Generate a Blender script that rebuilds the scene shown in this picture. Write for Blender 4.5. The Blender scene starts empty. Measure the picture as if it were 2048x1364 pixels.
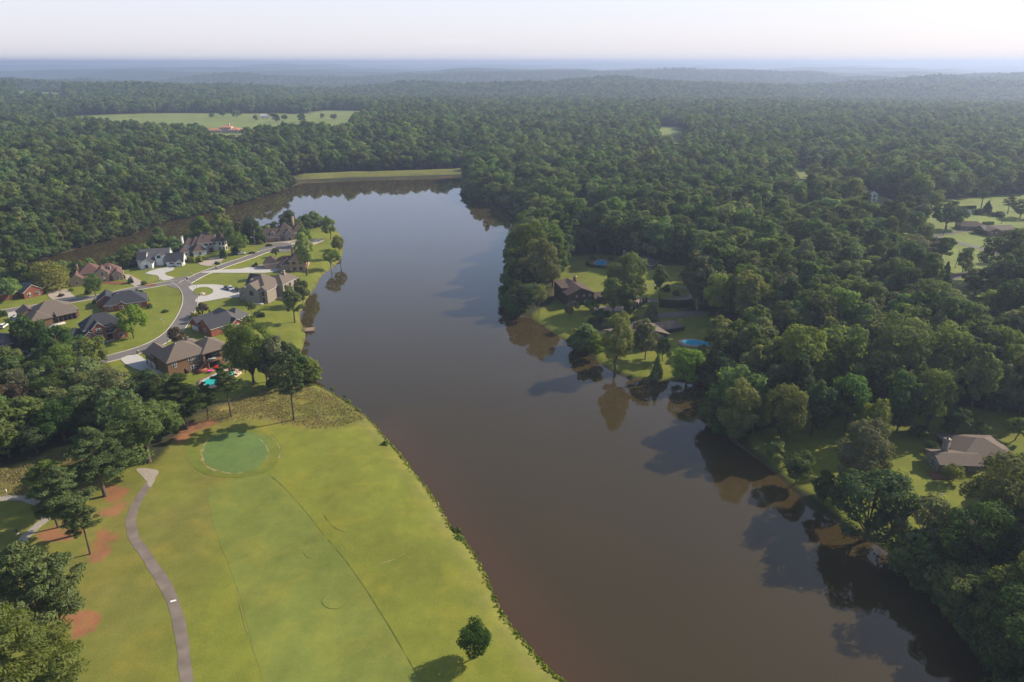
import bpy, bmesh, math, random
import numpy as np
from mathutils import Vector, Matrix
from mathutils.geometry import delaunay_2d_cdt
random.seed(7); RNG = np.random.default_rng(7)
SC = bpy.context.scene
COL = SC.collection
R = math.radians

# ------------------------------------------------------------------ camera
CH = 110.0; FPX = 1365.0; PT = math.atan(558 / 1365.0)
cam = bpy.data.cameras.new('camera'); camo = bpy.data.objects.new('camera', cam); COL.objects.link(camo)
cam.sensor_width = 36; cam.lens = FPX / 2048 * 36; cam.clip_start = 1; cam.clip_end = 60000
camo.location = (0, 0, CH); camo.rotation_euler = (math.pi / 2 - PT, 0, 0)
SC.camera = camo
SC.render.resolution_x = 1024; SC.render.resolution_y = 682

# ------------------------------------------------------------------ sky and sun
SUN_EL = 33.0; SUN_AZ = 26.0          # azimuth measured from +X towards +Y
wd = bpy.data.worlds.new('World'); SC.world = wd; wd.use_nodes = True
nt = wd.node_tree; nt.nodes.clear()
def N(t, k, **kw):
    n = t.nodes.new(k)
    for a, b in kw.items(): setattr(n, a, b)
    return n
def LK(t, a, b): t.links.new(a, b)
out = N(nt, 'ShaderNodeOutputWorld'); bg = N(nt, 'ShaderNodeBackground')
sky = N(nt, 'ShaderNodeTexSky', sky_type='NISHITA', sun_disc=False)
sky.sun_elevation = R(SUN_EL); sky.sun_rotation = R(90 - SUN_AZ)
sky.air_density = 1.0; sky.dust_density = 1.3; sky.ozone_density = 1.4; sky.altitude = 150
tc = N(nt, 'ShaderNodeTexCoord'); sp = N(nt, 'ShaderNodeSeparateXYZ'); LK(nt, tc.outputs['Generated'], sp.inputs[0])
def M(t, op, a, b=None, clamp=False):
    n = N(t, 'ShaderNodeMath', operation=op); n.use_clamp = clamp
    for i, v in enumerate((a, b)):
        if v is None: continue
        if isinstance(v, (int, float)): n.inputs[i].default_value = v
        else: LK(t, v, n.inputs[i])
    return n.outputs[0]
den = M(nt, 'ADD', M(nt, 'MAXIMUM', sp.outputs[2], 0.0), 0.10)
cb = N(nt, 'ShaderNodeCombineXYZ')
LK(nt, M(nt, 'DIVIDE', sp.outputs[0], den), cb.inputs[0]); LK(nt, M(nt, 'DIVIDE', sp.outputs[1], den), cb.inputs[1])
nz = N(nt, 'ShaderNodeTexNoise'); nz.inputs['Scale'].default_value = 0.85; nz.inputs['Detail'].default_value = 7; nz.inputs['Roughness'].default_value = 0.55
LK(nt, cb.outputs[0], nz.inputs['Vector'])
mr = N(nt, 'ShaderNodeMapRange', interpolation_type='SMOOTHSTEP')
mr.inputs['From Min'].default_value = 0.58; mr.inputs['From Max'].default_value = 0.78
mr.inputs['To Max'].default_value = 0.75
LK(nt, nz.outputs['Fac'], mr.inputs['Value'])
# thin summer veil that thickens towards the horizon
veil = N(nt, 'ShaderNodeMapRange', interpolation_type='SMOOTHERSTEP')
veil.inputs['From Min'].default_value = 0.0; veil.inputs['From Max'].default_value = 0.54
veil.inputs['To Min'].default_value = 0.78; veil.inputs['To Max'].default_value = 0.05
LK(nt, sp.outputs[2], veil.inputs['Value'])
mx0 = N(nt, 'ShaderNodeMix', data_type='RGBA'); LK(nt, veil.outputs[0], mx0.inputs['Factor'])
vc = N(nt, 'ShaderNodeMapRange', interpolation_type='SMOOTHSTEP'); vc.inputs['From Max'].default_value = 0.26; LK(nt, sp.outputs[2], vc.inputs['Value'])
vcol = N(nt, 'ShaderNodeMix', data_type='RGBA'); LK(nt, vc.outputs[0], vcol.inputs['Factor']); vcol.inputs['A'].default_value = (7.4, 7.1, 7.6, 1); vcol.inputs['B'].default_value = (6.9, 8.5, 12.0, 1)
LK(nt, sky.outputs[0], mx0.inputs['A']); LK(nt, vcol.outputs['Result'], mx0.inputs['B'])
mx = N(nt, 'ShaderNodeMix', data_type='RGBA'); LK(nt, mr.outputs[0], mx.inputs['Factor'])
LK(nt, mx0.outputs['Result'], mx.inputs['A']); mx.inputs['B'].default_value = (7.6, 7.2, 7.4, 1)
LK(nt, mx.outputs['Result'], bg.inputs['Color']); bg.inputs['Strength'].default_value = 0.102
LK(nt, bg.outputs[0], out.inputs[0])
sl = bpy.data.lights.new('sun', 'SUN'); slo = bpy.data.objects.new('sun', sl); COL.objects.link(slo)
sl.energy = 5.0; sl.angle = R(0.55); sl.color = (1.0, 0.88, 0.70)
sdir = Vector((math.cos(R(SUN_EL)) * math.cos(R(SUN_AZ)), math.cos(R(SUN_EL)) * math.sin(R(SUN_AZ)), math.sin(R(SUN_EL))))
slo.rotation_euler = sdir.to_track_quat('Z', 'Y').to_euler(); slo.location = (300, 200, 400)
vs = SC.view_settings; vs.view_transform = 'Standard'; vs.look = 'None'; vs.exposure = 0.40; vs.gamma = 1.0; vs.use_curve_mapping = False
cy = SC.cycles; cy.max_bounces = 5; cy.diffuse_bounces = 2; cy.glossy_bounces = 3; cy.transmission_bounces = 3
cy.transparent_max_bounces = 8; cy.volume_bounces = 2; cy.use_denoising = True; cy.sample_clamp_indirect = 4; cy.caustics_reflective = False; cy.caustics_refractive = False
cy.use_adaptive_sampling = True; cy.adaptive_threshold = 0.02

# ------------------------------------------------------------------ materials
MATS = {}
def S2L(c):
    return tuple((v / 12.92 if v <= 0.04045 else ((v + 0.055) / 1.055) ** 2.4) for v in c)
def new_mat(name):
    m = bpy.data.materials.new(name); m.use_nodes = True; t = m.node_tree; t.nodes.clear()
    o = N(t, 'ShaderNodeOutputMaterial'); MATS[name] = m
    return m, t, o
def mat(name, col, rough=0.8, var=0.15, scale=1.5, spec=0.3, bump=0.0, metal=0.0, fine=0.0, fscale=12.0):
    """plain surface with noise-driven wear in its colour"""
    m, t, o = new_mat(name)
    b = N(t, 'ShaderNodeBsdfPrincipled'); LK(t, b.outputs[0], o.inputs[0])
    b.inputs['Roughness'].default_value = rough; b.inputs['Specular IOR Level'].default_value = spec; b.inputs['Metallic'].default_value = metal
    tcn = N(t, 'ShaderNodeTexCoord'); g = N(t, 'ShaderNodeNewGeometry')
    n1 = N(t, 'ShaderNodeTexNoise'); n1.inputs['Scale'].default_value = scale; n1.inputs['Detail'].default_value = 4
    LK(t, g.outputs['Position'], n1.inputs['Vector'])
    n2 = N(t, 'ShaderNodeTexNoise'); n2.inputs['Scale'].default_value = fscale; n2.inputs['Detail'].default_value = 2
    LK(t, g.outputs['Position'], n2.inputs['Vector'])
    f = M(t, 'ADD', M(t, 'MULTIPLY_ADD', n1.outputs['Fac'], 2 * var), M(t, 'MULTIPLY', n2.outputs['Fac'], 2 * fine))
    f.node.inputs[0].links[0].from_node.inputs[2].default_value = 1 - var - fine
    v = N(t, 'ShaderNodeVectorMath', operation='SCALE'); v.inputs[0].default_value = col[:3]; LK(t, f, v.inputs['Scale'])
    LK(t, v.outputs[0], b.inputs['Base Color'])
    if bump:
        bp = N(t, 'ShaderNodeBump'); bp.inputs['Strength'].default_value = bump; bp.inputs['Distance'].default_value = 0.1
        LK(t, n2.outputs['Fac'], bp.inputs['Height']); LK(t, bp.outputs[0], b.inputs['Normal'])
    return m

# ------------------------------------------------------------------ geometry helpers
def P(px, py, z=0.0):
    u = (px - 1024) / FPX; v = (682 - py) / FPX
    d = (u, math.cos(PT) + v * math.sin(PT), -math.sin(PT) + v * math.cos(PT))
    t = (z - CH) / d[2]
    return Vector((t * d[0], t * d[1], z))
def proj(x, y, z):
    z = z - CH
    f = y * math.cos(PT) - z * math.sin(PT); u = y * math.sin(PT) + z * math.cos(PT)
    return 1024 + FPX * x / f, 682 - FPX * u / f, FPX / f
def mesh_np(name, v, f, mats=(), smooth=False, midx=None):
    v = np.asarray(v, dtype=np.float32); me = bpy.data.meshes.new(name)
    f = np.asarray(f, dtype=np.int32); k = f.shape[1]
    me.vertices.add(len(v)); me.vertices.foreach_set('co', v.ravel())
    me.loops.add(f.size); me.loops.foreach_set('vertex_index', f.ravel())
    me.polygons.add(len(f)); me.polygons.foreach_set('loop_start', np.arange(0, f.size, k, dtype=np.int32))
    me.polygons.foreach_set('loop_total', np.full(len(f), k, dtype=np.int32))
    if midx is not None: me.polygons.foreach_set('material_index', np.asarray(midx, dtype=np.int32))
    if smooth: me.polygons.foreach_set('use_smooth', np.ones(len(f), dtype=bool))
    me.update(calc_edges=True)
    for m in mats: me.materials.append(MATS[m] if isinstance(m, str) else m)
    return me
def obj(name, me, parent=None, loc=None, rz=None):
    o = bpy.data.objects.new(name, me); COL.objects.link(o)
    if parent: o.parent = parent
    if loc is not None: o.location = loc
    if rz is not None: o.rotation_euler = (0, 0, rz)
    return o
def tag(o, label=None, cat=None, group=None, kind=None):
    if label: o['label'] = label
    if cat: o['category'] = cat
    if group: o['group'] = group
    if kind: o['kind'] = kind
    return o
def pip(pts, poly):
    """points (n,2) in polygon"""
    x, y = pts[:, 0], pts[:, 1]; poly = np.asarray(poly); c = np.zeros(len(pts), bool); n = len(poly)
    for i in range(n):
        x1, y1 = poly[i]; x2, y2 = poly[(i + 1) % n]
        if y1 == y2: continue
        m = ((y1 > y) != (y2 > y)) & (x < (x2 - x1) * (y - y1) / (y2 - y1) + x1)
        c ^= m
    return c
def segdist(pts, poly, closed=True):
    d = np.full(len(pts), 1e9); n = len(poly); poly = np.asarray(poly, float)
    for i in range(n if closed else n - 1):
        a = poly[i]; b = poly[(i + 1) % n]; ab = b - a; L = ab @ ab
        if L == 0: continue
        t = np.clip(((pts - a) @ ab) / L, 0, 1)
        q = pts - (a + t[:, None] * ab)
        d = np.minimum(d, (q * q).sum(1))
    return np.sqrt(d)
def sdf(pts, poly):
    """positive inside"""
    d = segdist(pts, poly); return np.where(pip(pts, poly), d, -d)
def smooth_poly(poly, n=6, closed=True):
    p = np.asarray(poly, float); m = len(p); o = []
    rng = range(m) if closed else range(m - 1)
    for i in rng:
        if closed: a, b, c, d = p[i - 1], p[i], p[(i + 1) % m], p[(i + 2) % m]
        else: a, b, c, d = p[max(i - 1, 0)], p[i], p[i + 1], p[min(i + 2, m - 1)]
        for k in range(n):
            t = k / n
            o.append(0.5 * ((2 * b) + (c - a) * t + (2 * a - 5 * b + 4 * c - d) * t * t + (3 * b - a - 3 * c + d) * t ** 3))
    if not closed: o.append(p[-1])
    return np.array(o)
def ss(a, b, x):
    t = np.clip((x - a) / (b - a), 0, 1); return t * t * (3 - 2 * t)
_perm = np.random.default_rng(11).random((256, 256))
def vnoise(x, y):
    xi = np.floor(x).astype(int); yi = np.floor(y).astype(int); fx = x - xi; fy = y - yi
    fx = fx * fx * (3 - 2 * fx); fy = fy * fy * (3 - 2 * fy)
    g = lambda a, b: _perm[a & 255, b & 255]
    return (g(xi, yi) * (1 - fx) + g(xi + 1, yi) * fx) * (1 - fy) + (g(xi, yi + 1) * (1 - fx) + g(xi + 1, yi + 1) * fx) * fy
def fbm(x, y, o=4):
    s = 0; a = 0.5; t = 0
    for k in range(o):
        s = s + a * vnoise(x * 2 ** k + 17.3 * k, y * 2 ** k + 5.1 * k); t += a; a *= 0.5
    return s / t - 0.5
# ------------------------------------------------------------------ lake outline and terrain
def px_poly(pts, z=0.0): return np.array([P(a, b, z)[:2] for a, b in pts])
LAKE_PX = [(1140,1375),(1097,1340),(1062,1300),(1012,1240),(987,1190),(966,1140),(930,1085),(902,1055),(872,1003),(842,962),(802,912),(776,882),
 (736,837),(690,803),(652,780),(618,764),(607,738),(600,715),(606,694),(611,672),(606,652),(600,636),(606,612),(618,592),(632,574),(640,556),(656,542),
 (672,530),(684,512),(687,492),(682,472),(668,458),(640,455),(618,458),(590,464),(545,474),(500,484),(455,492),(405,500),(360,508),(310,518),(262,534),
 (205,545),(150,552),(85,562),(30,566),(-60,572),(-300,590),(-300,556),(-60,545),(0,535),(70,522),(133,504),(205,483),(260,470),(300,455),(340,442),(390,432),(450,416),(510,399),(555,385),(590,371),
 (622,363),(690,362),(760,359.5),(830,357),(890,355),(925,356),(934,366),(930,380),(941,396),(965,406),(1008,415),(1040,436),(1062,462),(1048,482),(1028,497),(1025,520),(1020,560),(1018,600),(1026,634),(1058,635),
 (1113,671),(1144,692),(1166,705),(1192,722),(1234,748),(1272,760),(1349,763),(1400,771),(1440,772),(1466,788),(1462,820),(1440,842),(1432,860),(1478,892),(1536,935),(1580,975),
 (1616,1015),(1670,1043),(1740,1083),(1786,1113),(1815,1142),(1852,1182),(1905,1240),(1962,1310),(2010,1368),(2060,1420),(1700,1600),(1350,1600)]
LAKE = smooth_poly(px_poly(LAKE_PX), 4)
# near the camera the lake simply goes on below the frame
DAM = np.array([P(612, 357)[:2], P(700, 352.5)[:2], P(800, 350)[:2], P(905, 347)[:2], P(935, 345)[:2]])
def near_sdf(pts, poly):
    pl = np.asarray(poly); d = np.full(len(pts), 1e9); nxp = np.roll(pl, -1, 0)
    for a, b in zip(pl, nxp):
        ab = b - a; L = ab @ ab
        if L < 1e-9: continue
        dx = pts[:, 0] - a[0]; dy = pts[:, 1] - a[1]; t = np.clip((dx * ab[0] + dy * ab[1]) / L, 0, 1)
        d = np.minimum(d, (dx - t * ab[0]) ** 2 + (dy - t * ab[1]) ** 2)
    return np.where(pip(pts, pl), np.sqrt(d), -np.sqrt(d))
LSTEP = 2.5; LX0, LY0 = LAKE.min(0) - 120; LX1, LY1 = LAKE.max(0) + 220
LX1 = min(LX1, 420.0)
lgx = np.arange(LX0, LX1, LSTEP); lgy = np.arange(LY0, LY1, LSTEP)
_X, _Y = np.meshgrid(lgx, lgy)
LGRID = near_sdf(np.stack([_X.ravel(), _Y.ravel()], 1), LAKE).reshape(_X.shape)
def lake_sd(pts):
    pts = np.atleast_2d(pts)
    u = (pts[:, 0] - LX0) / LSTEP; v = (pts[:, 1] - LY0) / LSTEP
    uc = np.clip(u, 0, len(lgx) - 1.001); vc = np.clip(v, 0, len(lgy) - 1.001)
    i = uc.astype(int); j = vc.astype(int); fx = uc - i; fy = vc - j; g = LGRID
    s = (g[j, i] * (1 - fx) + g[j, i + 1] * fx) * (1 - fy) + (g[j + 1, i] * (1 - fx) + g[j + 1, i + 1] * fx) * fy
    return s - LSTEP * np.hypot(u - uc, v - vc)
def ground_h(pts, full=True):
    pts = np.atleast_2d(np.asarray(pts, float)); x, y = pts[:, 0], pts[:, 1]
    d = -lake_sd(pts)                                  # >0 on land
    right = ss(-40, 60, x - (70 - 0.13 * y))
    r = np.hypot(x, y)
    land = 0.9 * (1 - np.exp(-np.maximum(d, 0) / 1.6))
    land = land + (1 - right) * 2.6 * (1 - np.exp(-np.maximum(d, 0) / 45)) + right * 9.0 * (1 - np.exp(-np.maximum(d, 0) / 110))
    north = ss(0, 60, (y - 470) + (-(x + 200)) * 0.55)     # wooded bank beyond the inlet
    land = land + north * (1 - right) * 9 * ss(10, 260, d)
    land = land + 0.5 * fbm(x / 38, y / 38, 2) * ss(3, 20, d)
    golf = ss(30, 8, np.abs(d - 22)) * ss(300, 240, y) * (x < 30)
    land = land + golf * (0.75 * fbm(x / 11 + 3, y / 17, 2))
    dd = segdist(pts, DAM, False)
    land = np.where(d > 0, np.maximum(land * ss(0, 40, dd) + (1 - ss(0, 40, dd)) * 1.0, 4.2 * ss(17, 5, dd) * ss(-2, 10, d)), land)
    amp = ss(1100, 3400, r)
    hills = amp * np.clip(210 * fbm(x / 1500 + 9.1, y / 1050 + 3.3, 4) - 6, -40, 72) + ss(5000, 16000, r) * (90 * fbm(x / 6000 + 2.2, y / 5200, 3) + 10)
    wet = np.maximum(-2.6, 0.42 * d - 0.05)
    return np.where(d > 0, np.minimum(0.05 + land + np.maximum(hills, -40), 103), wet)
def hz(x, y): return float(ground_h([[x, y]])[0])
def PG(px, py, it=7):
    z = 2.0
    for _ in range(it):
        p = P(px, py, z); z = 0.5 * z + 0.5 * hz(p.x, p.y) if _ > 2 else hz(p.x, p.y)
    p = P(px, py, z); p.z = hz(p.x, p.y); return p
def pg_poly(pts): return np.array([PG(a, b)[:2] for a, b in pts])
def top_poly(front, back, th=17.0):
    """a clearing in the wood: its near edge is seen over the tree tops, its far edge at the ground"""
    return np.array([P(a, b, th + 3)[:2] for a, b in front] + [P(a, b, 4)[:2] for a, b in back])

# ---- zones of ground cover (outlines are sight lines carried down to the ground)
Z = {}
Z['golf'] = smooth_poly(np.vstack([pg_poly([(-420,1110),(-40,952),(0,938),(60,922),(130,893),(215,886),(262,925),(310,925),(352,880),(400,858),(440,846),(475,828)]),
    pg_poly([(520,778),(600,768),(640,772),(700,800),(780,885),(850,970),(940,1090),(1000,1200),(1100,1335),(1180,1420)]), [[30, 40], [-60, 20], [-260, 30]]]), 3)
Z['peninsula'] = smooth_poly(pg_poly([(-40,640),(-40,790),(60,770),(190,752),(260,770),(345,770),(395,800),(480,795),(560,768),(606,745),(612,680),(604,640),(620,590),(650,548),(684,515),(688,480),(665,456),(600,462),(500,486),(360,508),(262,534),(150,552),(30,566),(-80,575)]), 3)
Z['rough_field'] = smooth_poly(pg_poly([(395,838),(440,812),(500,783),(600,772),(660,786),(730,832),(700,852),(620,858),(560,846),(520,838),(470,842)]), 4)
Z['rough_field2'] = smooth_poly(pg_poly([(-60,990),(-20,945),(60,925),(150,892),(215,900),(235,940),(150,985),(60,992)]), 4)
Z['pool_garden'] = pg_poly([(225,762),(330,752),(480,740),(640,745),(640,790),(470,850),(400,870),(350,890),(300,930),(225,890),(240,800)])
STRAW_PX = [[(125,1235),(140,1215),(170,1220),(198,1235),(192,1262),(150,1284),(135,1272)],
 [(170,1120),(185,1085),(198,1062),(215,1060),(226,1085),(212,1108),(190,1122)], [(205,975),(225,970),(255,980),(250,996),(215,1000)],
 [(350,872),(365,855),(400,842),(432,838),(420,852),(385,868),(352,888)], [(200,1030),(235,1005),(262,1000),(250,1018),(222,1038)],
 [(85,1080),(120,1040),(150,1055),(165,1070),(120,1090)]]
Z['straw'] = [smooth_poly(pg_poly(p), 4) for p in STRAW_PX]
LAWN_PX = [[(1106,602),(1108,560),(1128,516),(1180,510),(1262,514),(1300,530),(1360,530),(1420,545),(1420,566),(1390,590),(1396,612),(1270,636),(1200,628),(1180,650),(1140,684),(1062,636)],
 [(1190,715),(1260,650),(1310,630),(1440,634),(1470,680),(1440,720),(1350,762),(1234,746)],
 [(1500,872),(1560,850),(1640,838),(1760,826),(1860,815),(1960,818),(2048,834),(2120,850),(2120,1020),(1990,1010),(1905,1020),(1850,1066),(1795,1110),(1740,1075),(1690,1040),(1600,975),(1540,920)]]
Z['lawn_right'] = [smooth_poly(pg_poly(p), 4) for p in LAWN_PX]
Z['neigh'] = [smooth_poly(np.array([P(a, b, 9)[:2] for a, b in q]), 4) for q in (
 [(1812,560),(1790,520),(1800,478),(1818,440),(1850,408),(1868,402),(2060,388),(2200,385),(2200,520),(2060,560),(2000,590),(1960,640),(1890,648),(1860,610)],
 [(1650,398),(1700,385),(1780,398),(1812,420),(1800,432),(1740,420)],)]
Z['pasture'] = smooth_poly(top_poly([(60,248),(160,250),(300,262),(420,272),(540,268),(640,266),(706,258)], [(705,236),(640,232),(540,229),(430,230),(330,231),(230,236),(140,241)]), 3)
Z['pasture2'] = top_poly([(28,203),(135,203)], [(132,192),(40,193)], 14)
Z['field_right'] = top_poly([(1306,287),(1338,296),(1372,292)], [(1371,262),(1310,258)], 15)
Z['far_fields'] = [top_poly([(800,203),(880,204)], [(880,198),(800,198)], 10), top_poly([(1568,362),(1618,368)], [(1625,350),(1585,346)], 12),
 top_poly([(1840,252),(1860,252)], [(1862,246),(1842,246)], 8), top_poly([(640,250),(700,248),(745,236)], [(740,224),(660,221),(620,226)], 12),
 top_poly([(1625,362),(1650,365)],[(1655,352),(1630,350)],10)]
def inzone(pts, name, grow=0.0):
    z = Z[name]; z = z if isinstance(z, list) else [z]; o = np.zeros(len(pts), bool)
    for q in z:
        lo, hi = q.min(0) - 30, q.max(0) + 30
        m = (pts > lo).all(1) & (pts < hi).all(1)
        if m.any(): o[m] |= (sdf(pts[m], q) > -grow) if grow else pip(pts[m], q)
    return o
def zmask(pts, name, soft):
    z = Z[name]; z = z if isinstance(z, list) else [z]; o = np.zeros(len(pts))
    for q in z:
        lo, hi = q.min(0) - 3 * soft, q.max(0) + 3 * soft
        m = (pts > lo).all(1) & (pts < hi).all(1)
        if m.any(): o[m] = np.maximum(o[m], ss(-soft, soft, sdf(pts[m], q)))
    return o

# ---- ground sheet: one log-polar mesh reaching the horizon
ang = np.concatenate([np.linspace(28, 152, 400), np.linspace(158, 382, 38)[:-1]])
ang = np.radians(ang)
rad = np.concatenate([[30.0], 30 * np.exp(np.arange(1, 600) * 0.006)])
rad = np.concatenate([rad, rad[-1] * np.exp(np.arange(1, 255) * 0.0125)])
na, nr = len(ang), len(rad)
gx = (rad[:, None] * np.cos(ang)[None]).ravel(); gy = (rad[:, None] * np.sin(ang)[None]).ravel()
GP = np.stack([gx, gy], 1); gz = ground_h(GP)
i0 = (np.arange(nr - 1)[:, None] * na + np.arange(na)[None]).ravel()
nxt = (np.arange(nr - 1)[:, None] * na + (np.arange(na)[None] + 1) % na).ravel()
gf = np.stack([i0, i0 + na, nxt + na, nxt], 1)
gv = np.stack([gx, gy, gz], 1)
# base albedo of every kind of ground
FLOOR = np.array([0.042, 0.046, 0.022]); LAWN = np.array([0.158, 0.182, 0.028]); GOLF = np.array([0.170, 0.190, 0.030])
ROUGH = np.array([0.200, 0.174, 0.052]); STRAW = np.array([0.27, 0.125, 0.062]); PAST = np.array([0.170, 0.210, 0.056]); MUD = np.array([0.11, 0.075, 0.042]); FOREST = np.array([0.030, 0.048, 0.020])
wx = 2.0 * fbm(gx / 5, gy / 5, 3); wy = 2.0 * fbm(gx / 5 + 40, gy / 5 + 11, 3); GW = GP + np.stack([wx, wy], 1) * 1.2
gd = -lake_sd(GP)
gr = np.hypot(gx, gy)
col = np.repeat(FLOOR[None], len(GP), 0)
def mixin(c, m):
    global col
    col = col * (1 - m[:, None]) + np.asarray(c)[None] * m[:, None]
mixin(FOREST, ss(4200, 5200, gr))
mixin(LAWN, zmask(GW, 'peninsula', 1.0)); mixin(LAWN * 1.0, zmask(GW, 'lawn_right', 1.5)); mixin(PAST, zmask(GW, 'neigh', 2.0))
mixin(PAST, zmask(GP, 'pasture', 4)); mixin(PAST, zmask(GP, 'pasture2', 5)); mixin(PAST * 1.05, zmask(GP, 'field_right', 3)); mixin(PAST, zmask(GP, 'far_fields', 4))
mixin(GOLF, zmask(GW, 'golf', 1.2))
# left of the cart path the turf is thinner and browner
leftgolf = ss(-62, -76, gx + 0.14 * (gy - 120)) * zmask(GP, 'golf', 1.0)
mixin(np.array([0.168, 0.162, 0.040]), leftgolf * (0.45 + 0.9 * np.clip(fbm(gx / 9, gy / 9, 3) + .2, 0, 1)))
mixin(ROUGH, zmask(GW, 'rough_field', 2.2) * np.clip(.75 + 1.6 * fbm(gx / 7, gy / 7, 3), 0, 1)); mixin(ROUGH * 0.8, zmask(GW, 'rough_field2', 2.0))
GS = GP + np.stack([fbm(gx / 3.1 + 7, gy / 3.1, 3), fbm(gx / 3.1, gy / 3.1 + 19, 3)], 1) * 5.0
sm = zmask(GS, 'straw', 0.5); mixin(STRAW, sm * np.clip(0.95 + 1.8 * fbm(gx / 1.6, gy / 1.6, 3), 0, 1))
mixin([0.165, 0.172, 0.046], ss(17, 13, segdist(GP, DAM, False)) * ss(0.4, 1.5, gd))
# drier bank near the water on the golf side, bare mud at the edge
golfm = zmask(GP, 'golf', 1.0)
mixin([0.185, 0.176, 0.050], golfm * ss(7, 2.5, gd) * (0.5 + fbm(gx / 4, gy / 4, 3)))
mixin(MUD, ss(0.5, 0.1, gd))
me = mesh_np('ground', gv, gf, smooth=True)
ca = me.color_attributes.new('cover', 'FLOAT_COLOR', 'POINT')
ca.data.foreach_set('color', np.concatenate([col, np.ones((len(col), 1))], 1).astype(np.float32).ravel())
def turf_mat(name, src, bumpy=0.35, stripes=0.0):
    m, t, o = new_mat(name)
    b = N(t, 'ShaderNodeBsdfPrincipled'); LK(t, b.outputs[0], o.inputs[0]); b.inputs['Roughness'].default_value = 0.9; b.inputs['Specular IOR Level'].default_value = 0.12
    g = N(t, 'ShaderNodeNewGeometry')
    if isinstance(src, str):
        a = N(t, 'ShaderNodeAttribute', attribute_name=src); base = a.outputs['Color']
    else:
        a = N(t, 'ShaderNodeRGB'); a.outputs[0].default_value = (*src, 1); base = a.outputs[0]
    def noise(s, d=4, r=0.55):
        n = N(t, 'ShaderNodeTexNoise'); n.inputs['Scale'].default_value = s; n.inputs['Detail'].default_value = d; n.inputs['Roughness'].default_value = r
        LK(t, g.outputs['Position'], n.inputs['Vector']); return n.outputs['Fac']
    big, mid, fine = noise(0.035, 4), noise(0.22, 4, .6), noise(2.6, 3, .7)
    f = M(t, 'ADD', M(t, 'ADD', M(t, 'MULTIPLY', big, 0.75), M(t, 'MULTIPLY', mid, 0.60)), M(t, 'MULTIPLY', fine, 0.45))
    f = M(t, 'ADD', f, 0.10)
    if stripes:
        w = N(t, 'ShaderNodeTexWave'); w.inputs['Scale'].default_value = stripes; w.inputs['Distortion'].default_value = 0.6; LK(t, g.outputs['Position'], w.inputs['Vector'])
        f = M(t, 'ADD', f, M(t, 'MULTIPLY', w.outputs['Fac'], 0.06))
    v = N(t, 'ShaderNodeVectorMath', operation='SCALE'); LK(t, base, v.inputs[0]); LK(t, f, v.inputs['Scale'])
    # dry, yellower blades in patches
    dry = N(t, 'ShaderNodeMix', data_type='RGBA', blend_type='MULTIPLY'); LK(t, v.outputs[0], dry.inputs['A']); dry.inputs['B'].default_value = (1.16, 1.02, 0.95, 1)
    mrr = N(t, 'ShaderNodeMapRange'); mrr.inputs['From Min'].default_value = 0.48; mrr.inputs['From Max'].default_value = 0.68; LK(t, noise(0.11, 5, .62), mrr.inputs['Value'])
    LK(t, mrr.outputs[0], dry.inputs['Factor']); LK(t, dry.outputs['Result'], b.inputs['Base Color'])
    bp = N(t, 'ShaderNodeBump'); bp.inputs['Strength'].default_value = bumpy; bp.inputs['Distance'].default_value = 0.25; LK(t, fine, bp.inputs['Height']); LK(t, bp.outputs[0], b.inputs['Normal'])
    return m
turf_mat('turf', 'cover')
me.materials.append(MATS['turf'])
tag(obj('ground', me), 'grass and woodland floor around the lake', kind='structure')

# ---- water
m, t, o = new_mat('lake_water')
b = N(t, 'ShaderNodeBsdfPrincipled'); LK(t, b.outputs[0], o.inputs[0])
b.inputs['Roughness'].default_value = 0.03; b.inputs['IOR'].default_value = 1.42; b.inputs['Specular IOR Level'].default_value = 0.5
g = N(t, 'ShaderNodeNewGeometry'); at = N(t, 'ShaderNodeAttribute', attribute_name='silt')
nn = N(t, 'ShaderNodeTexNoise'); nn.inputs['Scale'].default_value = 0.02; nn.inputs['Detail'].default_value = 4; LK(t, g.outputs['Position'], nn.inputs['Vector'])
cr = N(t, 'ShaderNodeMix', data_type='RGBA'); cr.inputs['A'].default_value = (0.048, 0.035, 0.014, 1); cr.inputs['B'].default_value = (0.066, 0.038, 0.018, 1); LK(t, at.outputs['Fac'], cr.inputs['Factor'])
sc_ = N(t, 'ShaderNodeVectorMath', operation='SCALE'); LK(t, cr.outputs['Result'], sc_.inputs[0]); LK(t, M(t, 'ADD', M(t, 'MULTIPLY', nn.outputs['Fac'], 0.3), 0.85), sc_.inputs['Scale']); LK(t, sc_.outputs[0], b.inputs['Base Color'])
w1 = N(t, 'ShaderNodeTexNoise'); w1.inputs['Scale'].default_value = 1.4; w1.inputs['Detail'].default_value = 3; LK(t, g.outputs['Position'], w1.inputs['Vector'])
bp = N(t, 'ShaderNodeBump'); bp.inputs['Strength'].default_value = 0.05; bp.inputs['Distance'].default_value = 0.05; LK(t, w1.outputs['Fac'], bp.inputs['Height']); LK(t, bp.outputs[0], b.inputs['Normal'])
xs = np.arange(-620, 420, 4.0); ys = np.arange(20, 745, 4.0)
X, Y = np.meshgrid(xs, ys); wp = np.stack([X.ravel(), Y.ravel()], 1)
dw = lake_sd(wp); keep = dw > -7
idx = -np.ones(len(wp), int); nx_, ny_ = len(xs), len(ys)
fi = (np.arange(ny_ - 1)[:, None] * nx_ + np.arange(nx_ - 1)[None]).ravel(); fq = np.stack([fi, fi + 1, fi + nx_ + 1, fi + nx_], 1)
fq = fq[keep[fq].any(1)]; us = np.unique(fq); idx[us] = np.arange(len(us))
wme = mesh_np('lake', np.concatenate([wp[us], np.zeros((len(us), 1))], 1), idx[fq], ['lake_water'])
sa = wme.attributes.new('silt', 'FLOAT', 'POINT')
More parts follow.
